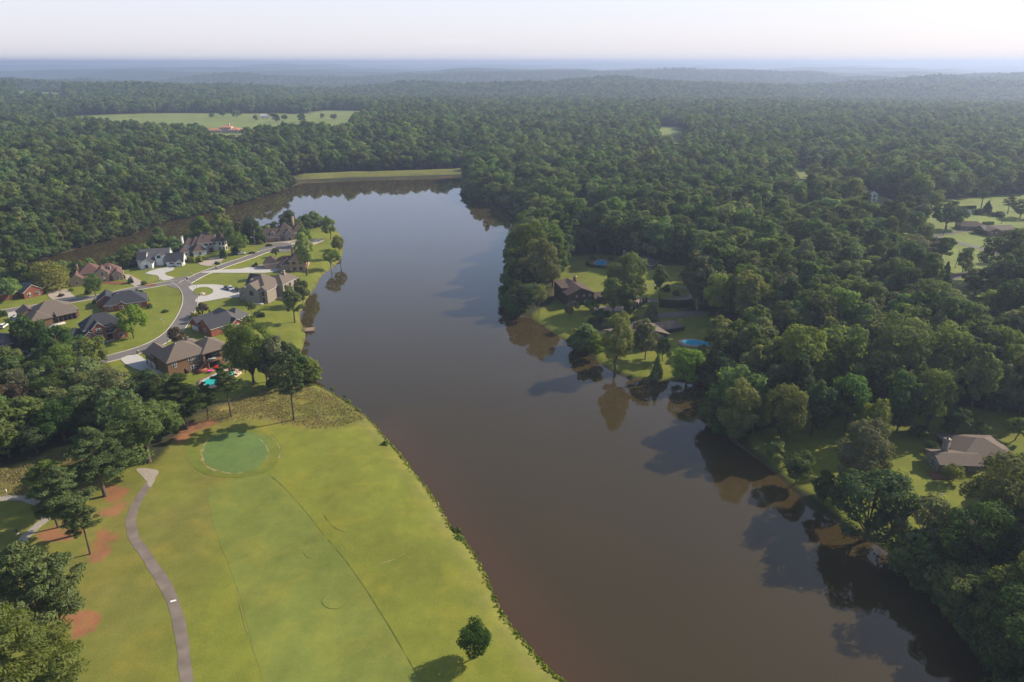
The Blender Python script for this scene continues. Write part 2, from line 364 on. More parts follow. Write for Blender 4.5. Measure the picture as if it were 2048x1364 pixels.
gshore = segdist(wp[us], LAKE[:46])          # silt hangs along the golf bank
sa.data.foreach_set('value', (ss(16, 0, gshore) * ss(330, 230, wp[us][:, 1])).astype(np.float32))
tag(obj('lake_water', wme), 'calm muddy brown lake reflecting trees and sky', kind='structure')

# ---- summer haze: one even box of air round the whole place
HZ = 26000.0
hm, t, o = new_mat('haze_air')
pv = N(t, 'ShaderNodeVolumePrincipled'); pv.inputs['Color'].default_value = (0.52, 0.62, 0.86, 1); pv.inputs['Density'].default_value = 0.00019; pv.inputs['Anisotropy'].default_value = 0.35
LK(t, pv.outputs[0], o.inputs['Volume'])
hv = [(x, y, z) for z in (-60, 135) for x, y in ((-HZ, -HZ), (HZ, -HZ), (HZ, HZ), (-HZ, HZ))]
hme = mesh_np('haze', hv, [(0, 3, 2, 1), (4, 5, 6, 7), (0, 1, 5, 4), (1, 2, 6, 5), (2, 3, 7, 6), (3, 0, 4, 7)], ['haze_air'])
tag(obj('haze', hme), 'thin blue summer haze over the woods', kind='stuff')
# ------------------------------------------------------------------ foliage
def leaf_mat(name, dark, light, rnd=0.25, trans=0.42):
    """leaf colour runs from dark to light by clump and by tree"""
    m, t, o = new_mat(name)
    a = N(t, 'ShaderNodeAttribute', attribute_name='tint'); oi = N(t, 'ShaderNodeObjectInfo')
    f = M(t, 'ADD', M(t, 'MULTIPLY', a.outputs['Fac'], 1 - rnd), M(t, 'MULTIPLY', oi.outputs['Random'], rnd), True)
    mx = N(t, 'ShaderNodeMix', data_type='RGBA'); LK(t, f, mx.inputs['Factor']); mx.inputs['A'].default_value = (*dark, 1); mx.inputs['B'].default_value = (*light, 1)
    hs = N(t, 'ShaderNodeHueSaturation'); LK(t, mx.outputs['Result'], hs.inputs['Color'])
    h2 = M(t, 'FRACT', M(t, 'MULTIPLY', oi.outputs['Random'], 37.7))
    LK(t, M(t, 'ADD', M(t, 'MULTIPLY', h2, 0.05 * rnd / .25), 0.475 if rnd > .2 else 0.488), hs.inputs['Hue'])
    h3 = M(t, 'FRACT', M(t, 'MULTIPLY', oi.outputs['Random'], 91.3))
    LK(t, M(t, 'ADD', M(t, 'MULTIPLY', h3, 0.62 * rnd / .25), 1 - 0.30 * rnd / .25), hs.inputs['Value'])
    LK(t, M(t, 'ADD', M(t, 'MULTIPLY', M(t, 'FRACT', M(t, 'MULTIPLY', oi.outputs['Random'], 13.1)), 0.3), 0.8), hs.inputs['Saturation'])
    b = N(t, 'ShaderNodeBsdfPrincipled'); b.inputs['Roughness'].default_value = 0.7; b.inputs['Specular IOR Level'].default_value = 0.08
    LK(t, hs.outputs[0], b.inputs['Base Color'])
    tr = N(t, 'ShaderNodeBsdfTranslucent'); tg = N(t, 'ShaderNodeMix', data_type='RGBA', blend_type='MULTIPLY'); tg.inputs['Factor'].default_value = 1
    LK(t, hs.outputs[0], tg.inputs['A']); tg.inputs['B'].default_value = (1.5, 1.6, 0.6, 1); LK(t, tg.outputs['Result'], tr.inputs['Color'])
    ms = N(t, 'ShaderNodeMixShader'); ms.inputs[0].default_value = trans; LK(t, b.outputs[0], ms.inputs[1]); LK(t, tr.outputs[0], ms.inputs[2]); LK(t, ms.outputs[0], o.inputs[0])
    return m
leaf_mat('leaf_wood', (0.044, 0.078, 0.023), (0.175, 0.215, 0.063), 0.34)
leaf_mat('leaf_green', (0.060, 0.096, 0.022), (0.180, 0.218, 0.050), 0.2)
leaf_mat('leaf_dark', (0.029, 0.059, 0.020), (0.097, 0.143, 0.042), 0.2)
leaf_mat('leaf_olive', (0.086, 0.103, 0.029), (0.233, 0.240, 0.075), 0.2)
leaf_mat('leaf_grey', (0.091, 0.107, 0.046), (0.246, 0.250, 0.124), 0.2)
leaf_mat('leaf_bright', (0.097, 0.150, 0.023), (0.246, 0.305, 0.052), 0.2)
leaf_mat('leaf_pine', (0.046, 0.080, 0.020), (0.162, 0.201, 0.046), 0.2, 0.15)
leaf_mat('leaf_purple', (0.065, 0.046, 0.034), (0.156, 0.101, 0.067), 0.2)
leaf_mat('leaf_willow', (0.103, 0.109, 0.031), (0.221, 0.208, 0.067), 0.2)
mat('bark', (0.120, 0.092, 0.068), 0.95, 0.35, 3.0, 0.1, 0.5)
mat('bark_pale', (0.26, 0.225, 0.19), 0.95, 0.3, 3.0, 0.1, 0.4)

def cards(cen, nrm, size, tint, aspect=1.0, along=None, rng=RNG):
    """one small kite-shaped, slightly folded leaf spray per centre"""
    n = len(cen); nrm = nrm / (np.linalg.norm(nrm, axis=1, keepdims=True) + 1e-9)
    r = rng.normal(size=(n, 3)) if along is None else along
    u = np.cross(nrm, r); u /= (np.linalg.norm(u, axis=1, keepdims=True) + 1e-9); v = np.cross(nrm, u)
    s = size[:, None] * 0.5
    j = lambda: (0.7 + 0.6 * rng.random((n, 1)))
    a = cen - v * s * aspect * j(); c = cen + v * s * aspect * j()
    b = cen + u * s * j() + nrm * s * 0.35; d = cen - u * s * j() + nrm * s * 0.35
    V = np.stack([a, b, c, d], 1).reshape(-1, 3); F = np.arange(4 * n).reshape(-1, 4)
    return V, F, tint
def tube(pts, rads, k=6):
    """tapered round limb along pts"""
    pts = [Vector(p) for p in pts]; V = []; F = []
    for i, p in enumerate(pts):
        d = (pts[min(i + 1, len(pts) - 1)] - pts[max(i - 1, 0)]).normalized()
        q = d.to_track_quat('Z', 'Y')
        for j in range(k):
            a = 2 * math.pi * j / k
            V.append(p + q @ Vector((math.cos(a) * rads[i], math.sin(a) * rads[i], 0)))
    for i in range(len(pts) - 1):
        for j in range(k):
            F.append((i * k + j, i * k + (j + 1) % k, (i + 1) * k + (j + 1) % k, (i + 1) * k + j))
    return V, F
def join(parts):
    V = []; F = []; n = 0
    for v, f in parts:
        V += [tuple(q) for q in v]; F += [tuple(i + n for i in q) for q in f]; n += len(v)
    return V, F
def crown_mesh(name, parts, m):
    V = np.concatenate([p[0] for p in parts]); off = 0; F = []; T = []
    for p in parts: F.append(p[1] + off); off += len(p[0]); T.append(p[2])
    F = np.concatenate(F); T = np.concatenate(T)
    me = mesh_np(name, V, F, [m]); a = me.attributes.new('tint', 'FLOAT', 'FACE'); a.data.foreach_set('value', T.astype(np.float32))
    return me
def broadleaf(seed, H=18.0, Rr=5.4, lobes=28, per=110, leaf=0.8, low=0.22, upright=1.0, trunk_r=0.32, openness=0.0, lob=0.24):
    rg = np.random.default_rng(seed); rnd = random.Random(seed)
    cz = H * (low + (1 - low) * 0.5); hz_ = H * (1 - low) * 0.5
    L = []; tries = 0
    while len(L) < lobes and tries < 4000:
        tries += 1
        d = rg.normal(size=3); d /= np.linalg.norm(d)
        if d[2] < -0.75: continue
        rr = 0.52 + 0.38 * rg.random()
        if rg.random() < 0.18: rr *= 0.4
        # wider low down, narrower at the top, uneven all round
        az = math.atan2(d[1], d[0]); un = 1 + 0.18 * math.sin(2 * az + seed) + 0.13 * math.sin(3 * az + 2.1 * seed)
        wz = 1.0 - 0.22 * max(d[2], 0)
        p = np.array([d[0] * Rr * rr * un * wz, d[1] * Rr * rr * un * wz, cz + d[2] * hz_ * rr * upright])
        lr = Rr * (lob + 0.18 * rg.random())
        if all(np.linalg.norm(p - q) > 0.50 * (lr + r2) for q, r2 in L): L.append((p, lr))
    parts = []
    for p, lr in L:
        n = int(per * (lr / (0.33 * Rr)) ** 2 * (1 - openness))
        d = rg.normal(size=(n, 3)); d /= np.linalg.norm(d, axis=1, keepdims=True)
        outw = p - np.array([0, 0, cz]); outw = outw / (np.linalg.norm(outw) + 1e-6)
        flip = (d @ outw < -0.35); d[flip] *= -1
        rad_ = lr * (0.72 + 0.36 * rg.random((n, 1)) ** 0.7); sq = np.array([1, 1, 0.82])
        bump = 1 + 0.22 * np.sin(d[:, :1] * 5 + seed) * np.sin(d[:, 1:2] * 6 + 1.3) + 0.15 * np.sin(d[:, 2:] * 9 + lr * 7)
        c = p + d * rad_ * sq * bump
        nr = d + 0.34 * rg.normal(size=(n, 3)) + np.array([0, 0, 0.25])
        t = np.clip(rg.random() * 0.55 + 0.15 + 0.3 * rg.random(n), 0, 1)
        parts.append(cards(c, nr, leaf * (0.7 + 0.6 * rg.random(n)), t, 1.15, rng=rg))
    lean = (rnd.uniform(-.4, .4), rnd.uniform(-.4, .4))
    tp = [(0, 0, -0.4), (lean[0] * .3, lean[1] * .3, H * low * .6), (lean[0], lean[1], H * low * 1.1), (lean[0] * .6, lean[1] * .6, H * 0.55), (0, 0, H * 0.8)]
    W = [tube(tp, [trunk_r * 1.35, trunk_r, trunk_r * .85, trunk_r * .5, trunk_r * .15], 7)]
    for p, lr in L[:: max(1, len(L) // 11)]:
        z0 = min(H * low * rnd.uniform(0.9, 1.5), max(p[2] - 1.0, H * low * .8))
        W.append(tube([(lean[0], lean[1], z0), (p[0] * .45, p[1] * .45, z0 * .5 + p[2] * .5 + .3), tuple(p)], [trunk_r * .5, trunk_r * .3, trunk_r * .08], 5))
    return crown_mesh('crown', parts, 'leaf_wood'), mesh_np('trunk', *join(W), ['bark'], True)
def pine(seed, H=19.0, Rr=4.2, low=0.38, clumps=58, per=230, leaf=0.26, trunk_r=0.30):
    rg = np.random.default_rng(seed); rnd = random.Random(seed); parts = []
    lean = Vector((rnd.uniform(-.5, .5), rnd.uniform(-.5, .5), 0))
    axis = lambda z: Vector((lean.x * math.sin(z / H * 2.2), lean.y * math.sin(z / H * 2.6), z))
    W = [tube([axis(z) for z in np.linspace(-0.4, H * .97, 8)], list(np.linspace(trunk_r * 1.2, 0.05, 8)), 7)]
    for i in range(clumps):
        f = (i + rg.random()) / clumps; z = H * (low + (1 - low) * f)
        env = Rr * (math.sin(math.pi * min(1, 0.30 + 0.72 * f)) ** 0.8) * (0.55 + 0.5 * rg.random())
        az = rg.random() * 6.283 + i * 2.4
        a = axis(z); tip = a + Vector((math.cos(az) * env, math.sin(az) * env, 0.25 * env * rg.random() + .3))
        W.append(tube([a, a.lerp(tip, .55) + Vector((0, 0, -.1)), tip], [trunk_r * .28 * (1.2 - f), .05, .02], 4))
        for k in range(1 + (env > 1.8)):
            c0 = np.array(tip if k == 0 else a.lerp(tip, .55)) + rg.normal(size=3) * .15
            lr = (0.50 + 0.45 * rg.random()) * (1 - .25 * f) * Rr / 4.2
            n = int(per * (lr / Rr * 4.2) ** 1.5)
            d = rg.normal(size=(n, 3)); d /= np.linalg.norm(d, axis=1, keepdims=True); d[:, 2] = np.abs(d[:, 2]) * 0.9 - 0.25
            c = c0 + d * lr * (0.45 + 0.65 * rg.random((n, 1))) * np.array([1.3, 1.3, .62])
            nr = d + 0.5 * rg.normal(size=(n, 3)) + np.array([0, 0, .25])
            t = np.clip(0.2 + rg.random() * .4 + .3 * rg.random(n), 0, 1)
            parts.append(cards(c, nr, leaf * (0.6 + 0.6 * rg.random(n)), t, 2.6, along=np.cross(nr, d + 0.4 * rg.normal(size=(n, 3))), rng=rg))
    return crown_mesh('crown', parts, 'leaf_pine'), mesh_np('trunk', *join(W), ['bark'], True)
def cone_tree(seed, H=9.0, Rr=2.0, n=2600, leaf=0.42, blunt=0.0):
    rg = np.random.default_rng(seed)
    f = 1 - np.sqrt(rg.random(n)); f = np.clip(f + .02, 0, 1); az = rg.random(n) * 6.283
    env = Rr * ((1 - f) ** (0.8 - 0.5 * blunt)) * (1 + .16 * np.sin(az * 3 + f * 9 + seed) + .12 * np.sin(az * 7 - f * 23))
    rr = env * (0.72 + 0.33 * rg.random(n)); z = 0.25 + f * (H - .3)
    c = np.stack([np.cos(az) * rr, np.sin(az) * rr, z], 1); d = np.stack([np.cos(az), np.sin(az), np.full(n, .35)], 1)
    t = np.clip(.3 + .4 * np.sin(az * 3 + f * 9 + seed) * .5 + .4 * rg.random(n), 0, 1)
    cm = crown_mesh('crown', [cards(c, d + .55 * rg.normal(size=(n, 3)), leaf * (.6 + .7 * rg.random(n)), t, 1.3, rng=rg)], 'leaf_dark')
    return cm, mesh_np('trunk', *tube([(0, 0, -.3), (0, 0, H * .4), (0, 0, H * .85)], [.16, .11, .03], 6), ['bark'], True)
def willow(seed, H=9.0, Rr=5.0):
    rg = np.random.default_rng(seed); parts = []
    for i in range(70):
        d = rg.normal(size=3); d /= np.linalg.norm(d); d[2] = abs(d[2])
        p = np.array([d[0] * Rr * .8, d[1] * Rr * .8, H * .45 + d[2] * H * .45]); n = 75
        drop = rg.random(n) * (1.2 + 2.2 * (1 - d[2]))
        c = p + rg.normal(size=(n, 3)) * np.array([.75, .75, .35]); c[:, 2] -= drop; c[:, 2] = np.maximum(c[:, 2], .4)
        nr = np.stack([np.full(n, d[0]), np.full(n, d[1]), np.full(n, .25)], 1) + .4 * rg.normal(size=(n, 3))
        parts.append(cards(c, nr, .42 * (.6 + .6 * rg.random(n)), np.clip(.2 + .4 * rg.random() + .35 * rg.random(n), 0, 1), 2.0, along=np.tile([1.0, .3, 0], (n, 1)) + .3 * rg.normal(size=(n, 3)), rng=rg))
    return crown_mesh('crown', parts, 'leaf_willow'), mesh_np('trunk', *join([tube([(0, 0, -.3), (0, 0, H * .4), (.3, 0, H * .75)], [.4, .3, .1], 7)]), ['bark'], True)
def shrub(seed, Rr=1.0, Hh=1.1, n=520, leaf=0.26):
    rg = np.random.default_rng(seed); d = rg.normal(size=(n, 3)); d /= np.linalg.norm(d, axis=1, keepdims=True); d[:, 2] = np.abs(d[:, 2])
    bm_ = 1 + .16 * np.sin(d[:, :1] * 5 + seed) + .14 * np.sin(d[:, 1:2] * 6 + 2 * seed)
    c = d * np.array([Rr, Rr, Hh]) * (.75 + .3 * rg.random((n, 1))) * bm_
    t = np.clip(.2 + .3 * np.sin(d[:, 0] * 6) + .5 * rg.random(n), 0, 1)
    return crown_mesh('shrub', [cards(c, d + .5 * rg.normal(size=(n, 3)), leaf * (.6 + .7 * rg.random(n)), t, 1.2, rng=rg)], 'leaf_green'), None
PROTO = {}
for i in range(7): PROTO['oak%d' % i] = broadleaf(20 + i, H=17 + i % 3, Rr=5.0 + .35 * (i % 4), lobes=24, per=125, leaf=.72, lob=.27, low=[.16, .2, .14][i % 3], upright=1.08)
for i in range(4): PROTO['big%d' % i] = broadleaf(60 + i, H=16.5 + i, Rr=6.0 + .4 * (i % 2), lobes=36, per=360, leaf=.40, lob=.20, low=.12, upright=1.05, trunk_r=.38)
PROTO['tall0'] = broadleaf(80, H=20, Rr=4.4, lobes=34, per=120, leaf=.62, low=.22, upright=1.12)
PROTO['tall1'] = broadleaf(81, H=21, Rr=4.0, lobes=34, per=120, leaf=.62, low=.25, upright=1.15)
PROTO['round0'] = broadleaf(90, H=7.6, Rr=3.3, lobes=26, per=300, leaf=.22, low=.18, trunk_r=.16, upright=.95)
PROTO['round1'] = broadleaf(91, H=7.0, Rr=2.9, lobes=22, per=120, leaf=.36, low=.2, trunk_r=.15)
PROTO['small0'] = broadleaf(95, H=5.0, Rr=2.1, lobes=16, per=90, leaf=.32, low=.25, trunk_r=.1, openness=.2)
PROTO['airy0'] = broadleaf(97, H=14, Rr=3.6, lobes=20, per=80, leaf=.5, low=.34, trunk_r=.2, openness=.25)
for i in range(3): PROTO['pine%d' % i] = pine(110 + i, H=18 + i, low=[.42, .34, .48][i], Rr=4.0 + .4 * i)
for i in range(2): PROTO['bigpine%d' % i] = pine(120 + i, H=17 + 2 * i, low=.30, Rr=5.2, clumps=66, per=420, leaf=.20, trunk_r=.36)
for i in range(2): PROTO['cone%d' % i] = cone_tree(130 + i, H=9 + i * 2, Rr=2.0 + .5 * i)
PROTO['column0'] = cone_tree(135, H=6, Rr=1.5, n=1500, leaf=.36, blunt=1.0)
PROTO['willow0'] = willow(140)
for i in range(3): PROTO['shrub%d' % i] = shrub(150 + i)
# light-weight trees for the distant woods: trunk and crown in one mesh
def merged(cm, tm, name, m):
    nv = len(cm.vertices); a = np.empty(nv * 3, np.float32); cm.vertices.foreach_get('co', a)
    V = a.reshape(-1, 3); F = np.arange(nv).reshape(-1, 4)
    tv = np.empty(len(tm.vertices) * 3, np.float32); tm.vertices.foreach_get('co', tv); tv = tv.reshape(-1, 3)
    tf = np.empty(len(tm.loops), np.int32); tm.loops.foreach_get('vertex_index', tf); tf = tf.reshape(-1, 4)
    me = mesh_np(name, np.concatenate([V, tv]), np.concatenate([F, tf + nv]), [m, 'bark'], midx=[0] * len(F) + [1] * len(tf))
    tt = np.empty(len(cm.polygons), np.float32); cm.attributes['tint'].data.foreach_get('value', tt)
    at = me.attributes.new('tint', 'FLOAT', 'FACE'); at.data.foreach_set('value', np.concatenate([tt, np.zeros(len(tf), np.float32)]))
    return me
WOOD = bpy.data.collections.new('wood_kinds')
def wood(name, me):
    o = bpy.data.objects.new(name, me); WOOD.objects.link(o)
k = 0
for i in range(7): wood('kind_%02d' % k, merged(*PROTO['oak%d' % i], 'woodland_tree', 'leaf_wood')); k += 1
for i in range(2): wood('kind_%02d' % k, merged(*PROTO['tall%d' % i], 'woodland_tree', 'leaf_wood')); k += 1
NEARK = k
for i in range(6):
    wood('kind_%02d' % k, merged(*broadleaf(200 + i, H=17 + i % 3, Rr=5.6 + .3 * (i % 3), lobes=15, per=52, leaf=1.15, lob=.29, low=.12, upright=1.08), 'woodland_tree', 'leaf_wood')); k += 1
FARK = k
for i in range(4):
    wood('kind_%02d' % k, merged(*broadleaf(300 + i, H=17 + i, Rr=7.5, lobes=11, per=30, leaf=2.1, lob=.32, low=.05, upright=1.0), 'woodland_tree', 'leaf_wood')); k += 1
BUSHK = k
for i in range(4):
    wood('kind_%02d' % k, merged(*broadleaf(400 + i, H=6.5 + i, Rr=3.4 + .3 * i, lobes=15, per=85, leaf=.62, low=.0, upright=1.0, trunk_r=.12, lob=.28), 'woodland_tree', 'leaf_wood')); k += 1
# ------------------------------------------------------------------ the woods
KEEP_CLEAR = []        # (x, y, r) discs kept free of wood trees: houses, roads, pools, set trees
def clear_disc(x, y, r): KEEP_CLEAR.append((x, y, r))
def wood_points():
    out = []; rgs = np.random.default_rng(77)
    for r0, r1, s, k0, k1, sc in ((40, 620, 7.6, 0, 9, 0.98), (620, 1500, 9.4, 9, 15, 1.02), (1500, 2900, 11.5, 9, 15, 1.12), (2900, 5200, 15.0, 15, 19, 1.12)):
        n = int(r1 / s) + 1
        gx_, gy_ = np.meshgrid(np.arange(-n, n + 1), np.arange(0, n + 1)); p = np.stack([gx_.ravel(), gy_.ravel()], 1) * s * 1.0
        rg = np.random.default_rng(int(r1)); p = p + rg.uniform(-.46, .46, p.shape) * s
        r = np.hypot(p[:, 0], p[:, 1]); a = np.degrees(np.arctan2(p[:, 1], p[:, 0]))
        lim = 50 if r1 < 700 else 43
        p = p[(r >= r0) & (r < r1) & (np.abs(a - 90) < lim)]
        d = -lake_sd(p); ok = d > 1.8
        for zn, gw in (('golf', 1.5), ('pool_garden', 0.0), ('peninsula', 0.0), ('lawn_right', 0.0), ('neigh', 0.0), ('pasture', 0.0), ('pasture2', 0.0), ('field_right', 0.0), ('far_fields', 0.0)):
            ok &= ~inzone(p, zn, gw)
        if r0 < 1500: ok &= (segdist(p, DAM, False) > 14) & (segdist(p, DAM - np.array([0, 13.0]), False) > 24)
        p = p[ok]; d = d[ok]
        if KEEP_CLEAR and r0 < 1500:
            kc = np.array(KEEP_CLEAR); bad = np.zeros(len(p), bool)
            for x, y, q in kc: bad |= (p[:, 0] - x) ** 2 + (p[:, 1] - y) ** 2 < q * q
            p = p[~bad]; d = d[~bad]
        n = len(p); z = ground_h(p)
        size = sc * rg.uniform(.66, 1.26, n) * (0.90 + 0.34 * vnoise(p[:, 0] / 45, p[:, 1] / 45)) * (0.72 + 0.28 * ss(1, 9, d))
        kind = rg.integers(k0, k1, n)
        size = np.where((p[:, 0] < -20) & (p[:, 1] < 330), np.minimum(size * .8, .85), size)
        out.append(np.column_stack([p, z, size, size * rg.uniform(.86, 1.22, n), rg.random(n) * 6.283, kind]))
    # leafy undergrowth where woods meet the water or a clearing
    c = np.vstack([LAKE + o_ for o_ in rgs.normal(size=(3, 1, 2)) * .8]); t_ = rgs.random((len(c), 1)); c = c + (np.roll(c, -1, 0) - c) * t_ * (np.linalg.norm(np.roll(c, -1, 0) - c, axis=1, keepdims=True) < 40)
    for _ in range(5):
        q = np.vstack([LAKE]); nx_ = np.roll(q, -1, 0); t_ = rgs.random((len(q), 1)); c = np.vstack([c, q + (nx_ - q) * t_])
    g = np.stack([rgs.uniform(-620, 420, 26000), rgs.uniform(60, 900, 26000)], 1); dd = -lake_sd(g); g = g[(dd > .3) & (dd < 7)]; c = np.vstack([c + rgs.normal(size=c.shape) * 1.2, g])
    d = -lake_sd(c); ok = d > .2
    for zn, gw in (('golf', 3), ('peninsula', 1), ('lawn_right', 5)): ok &= ~inzone(c, zn, gw)
    ok &= (segdist(c, DAM - np.array([0, 13.0]), False) > 30); c = c[ok]; n = len(c); s_ = rgs.uniform(.55, 1.15, n)
    out.append(np.column_stack([c, ground_h(c), s_, s_ * rgs.uniform(.9, 1.3, n), rgs.random(n) * 6.283, rgs.integers(19, 23, n)]))
    return np.concatenate(out)
# ------------------------------------------------------------------ roads, paths, drives, pools
mat('asphalt', (0.165, 0.150, 0.141), 0.9, 0.14, 0.25, 0.2, 0, 0, 0.10, 3.0)
mat('asphalt_dark', (0.120, 0.110, 0.105), 0.9, 0.2, 0.4, 0.2, 0, 0, 0.12, 3.0)
mat('path_asphalt', (0.190, 0.155, 0.130), 0.92, 0.50, 0.30, 0.2, 0, 0, 0.12, 4.0)
mat('path_pale', (0.33, 0.29, 0.24), 0.92, 0.22, 0.5, 0.2, 0, 0, 0.1, 4.0)
mat('concrete', (0.46, 0.44, 0.405), 0.88, 0.10, 0.3, 0.2, 0, 0, 0.05, 2.5)
mat('concrete_tan', (0.40, 0.335, 0.27), 0.88, 0.14, 0.3, 0.2, 0, 0, 0.07, 2.5)
mat('paver', (0.40, 0.30, 0.24), 0.9, 0.16, 0.4, 0.2, 0, 0, 0.12, 3.0)
mat('pool_tan', (0.55, 0.40, 0.29), 0.9, 0.12, 0.6, 0.2)
mat('brick_deck', (0.32, 0.13, 0.08), 0.9, 0.15, 0.6, 0.2)
mat('kerb', (0.50, 0.45, 0.38), 0.9, 0.12, 0.6, 0.2)
mat('mulch', (0.20, 0.085, 0.045), 0.95, 0.3, 1.5, 0.1)
turf_mat('fairway_turf', (0.158, 0.186, 0.038), 0.12, 0.0)
turf_mat('green_turf', (0.106, 0.165, 0.048), 0.05, 0.0)
turf_mat('collar_turf', (0.138, 0.164, 0.028), 0.12)
turf_mat('lawn_turf', (0.155, 0.180, 0.027), 0.3)
mat('dry_edge', (0.27, 0.232, 0.100), 0.95, 0.25, 1.2, 0.1)
mat('mow_line', (0.092, 0.118, 0.024), 0.95, 0.3, 1.2, 0.1)
mat('white_paint', (0.75, 0.74, 0.70), 0.7, 0.1, 2.0, 0.3)
def drape(name, poly, m, dz=0.07, step=2.0, smooth=3, label=None, jag=0.0):
    """a thin sheet following the ground inside an outline"""
    q = smooth_poly(poly, smooth) if smooth > 1 else np.asarray(poly, float)
    if jag: q = q + np.stack([fbm(q[:, 0] / 1.7, q[:, 1] / 1.7, 3), fbm(q[:, 0] / 1.7 + 30, q[:, 1] / 1.7, 3)], 1) * jag * 2
    lo, hi = q.min(0), q.max(0)
    g = np.stack(np.meshgrid(np.arange(lo[0], hi[0], step), np.arange(lo[1], hi[1], step)), -1).reshape(-1, 2)
    if len(g): g = g[sdf(g, q) > step * 0.4]
    vs_ = [Vector((float(a), float(b))) for a, b in np.vstack([q, g])]
    n = len(q); ed = [(i, (i + 1) % n) for i in range(n)]
    v2, e2, f2, *_ = delaunay_2d_cdt(vs_, ed, [list(range(n))], 1, 1e-4)
    pts = np.array([[v.x, v.y] for v in v2]); z = np.maximum(ground_h(pts), 0.12) + dz
    me = bpy.data.meshes.new(name); me.from_pydata(np.column_stack([pts, z]).tolist(), [], [list(f) for f in f2]); me.materials.append(MATS[m]); me.update()
    fl = [p for p in me.polygons if p.normal.z < 0]
    if len(fl) > len(me.polygons) / 2: me.flip_normals()
    return tag(obj(name, me), label, kind='structure')
def ribbon(name, line, width, m, dz=0.06, label=None, kerb=0.0, closed=False, kerb_m='kerb', parent_kerb=True):
    c = smooth_poly(line, 10, closed); d = np.gradient(c, axis=0); d /= np.linalg.norm(d, axis=1, keepdims=True) + 1e-9
    nrm = np.stack([-d[:, 1], d[:, 0]], 1)
    def strip(offs, zo, nm, mm, jag=0.0):
        rows = []
        for o_, z_ in zip(offs, zo):
            p = c + nrm * o_
            if jag: p = p + nrm * (fbm(p[:, :1].ravel() / 1.3, p[:, 1] / 1.3, 2)[:, None] * jag)
            rows.append(np.column_stack([p, np.maximum(ground_h(p), .1) + z_]))
        V = np.concatenate(rows); n = len(c); k = len(offs)
        F = [(j * n + i, (j + 1) * n + i, (j + 1) * n + i + 1, j * n + i + 1) for j in range(k - 1) for i in range(n - 1)]
        F = [f[::-1] for f in F]
        return mesh_np(nm, V, F, [mm])
    w = width / 2
    o = tag(obj(name, strip([-w, -w * .5, 0, w * .5, w], [dz] * 5, name, m, 0.0 if kerb else 0.45)), label, kind='structure')
    if kerb:
        for s in (-1, 1):
            kb = strip([s * (w - .02), s * w, s * (w + kerb), s * (w + kerb + .02)] if s > 0 else [s * (w + kerb + .02), s * (w + kerb), s * w, s * (w - .02)],
                       [dz, dz + .12, dz + .12, -.05] if s > 0 else [-.05, dz + .12, dz + .12, dz], 'kerb', kerb_m)
            obj('kerb', kb, o)
    return o, c
ROAD1 = pg_poly([(556,497),(530,503),(500,514),(450,531),(405,548),(370,566)])
ROAD2 = pg_poly([(357,562),(374,576),(381,596),(374,624),(350,661),(318,684),(280,700),(235,713),(190,724),(130,740),(85,750),(20,766),(-60,790)])
ROAD3 = pg_poly([(372,565),(345,565),(308,571),(260,580),(225,588),(180,596),(120,606),(60,615),(10,623),(-60,636)])
for r_, nm, lb in ((ROAD2, 'road', 'grey residential road curving down past the brown brick house'), (ROAD3, 'road', 'grey residential road running past the red-brown roofed house'), (ROAD1, 'road', 'grey residential road running out to the turning circle')):
    _, c_ = ribbon(nm, r_, 6.6, 'asphalt', {0: .075, 1: .085, 2: .095}[[id(ROAD2), id(ROAD3), id(ROAD1)].index(id(r_))], lb, 0.32)
def disc(c, rx, ry, n=28, rot=0): return np.array([[c[0] + math.cos(a) * rx * math.cos(rot) - math.sin(a) * ry * math.sin(rot), c[1] + math.cos(a) * rx * math.sin(rot) + math.sin(a) * ry * math.cos(rot)] for a in np.linspace(0, 2 * math.pi, n, endpoint=False)])
cds = PG(563, 495)
drape('turning_circle', disc(cds, 12.5, 12.5), 'asphalt', .115, 3, 1, 'round grey asphalt turning circle at the end of the road')
jn = PG(363, 566); drape('road_junction', pg_poly([(335,563),(352,557),(378,552),(376,565),(386,588),(371,592),(357,578),(338,574)]), 'asphalt', .125, 3, 3, 'grey asphalt junction where the two roads meet')
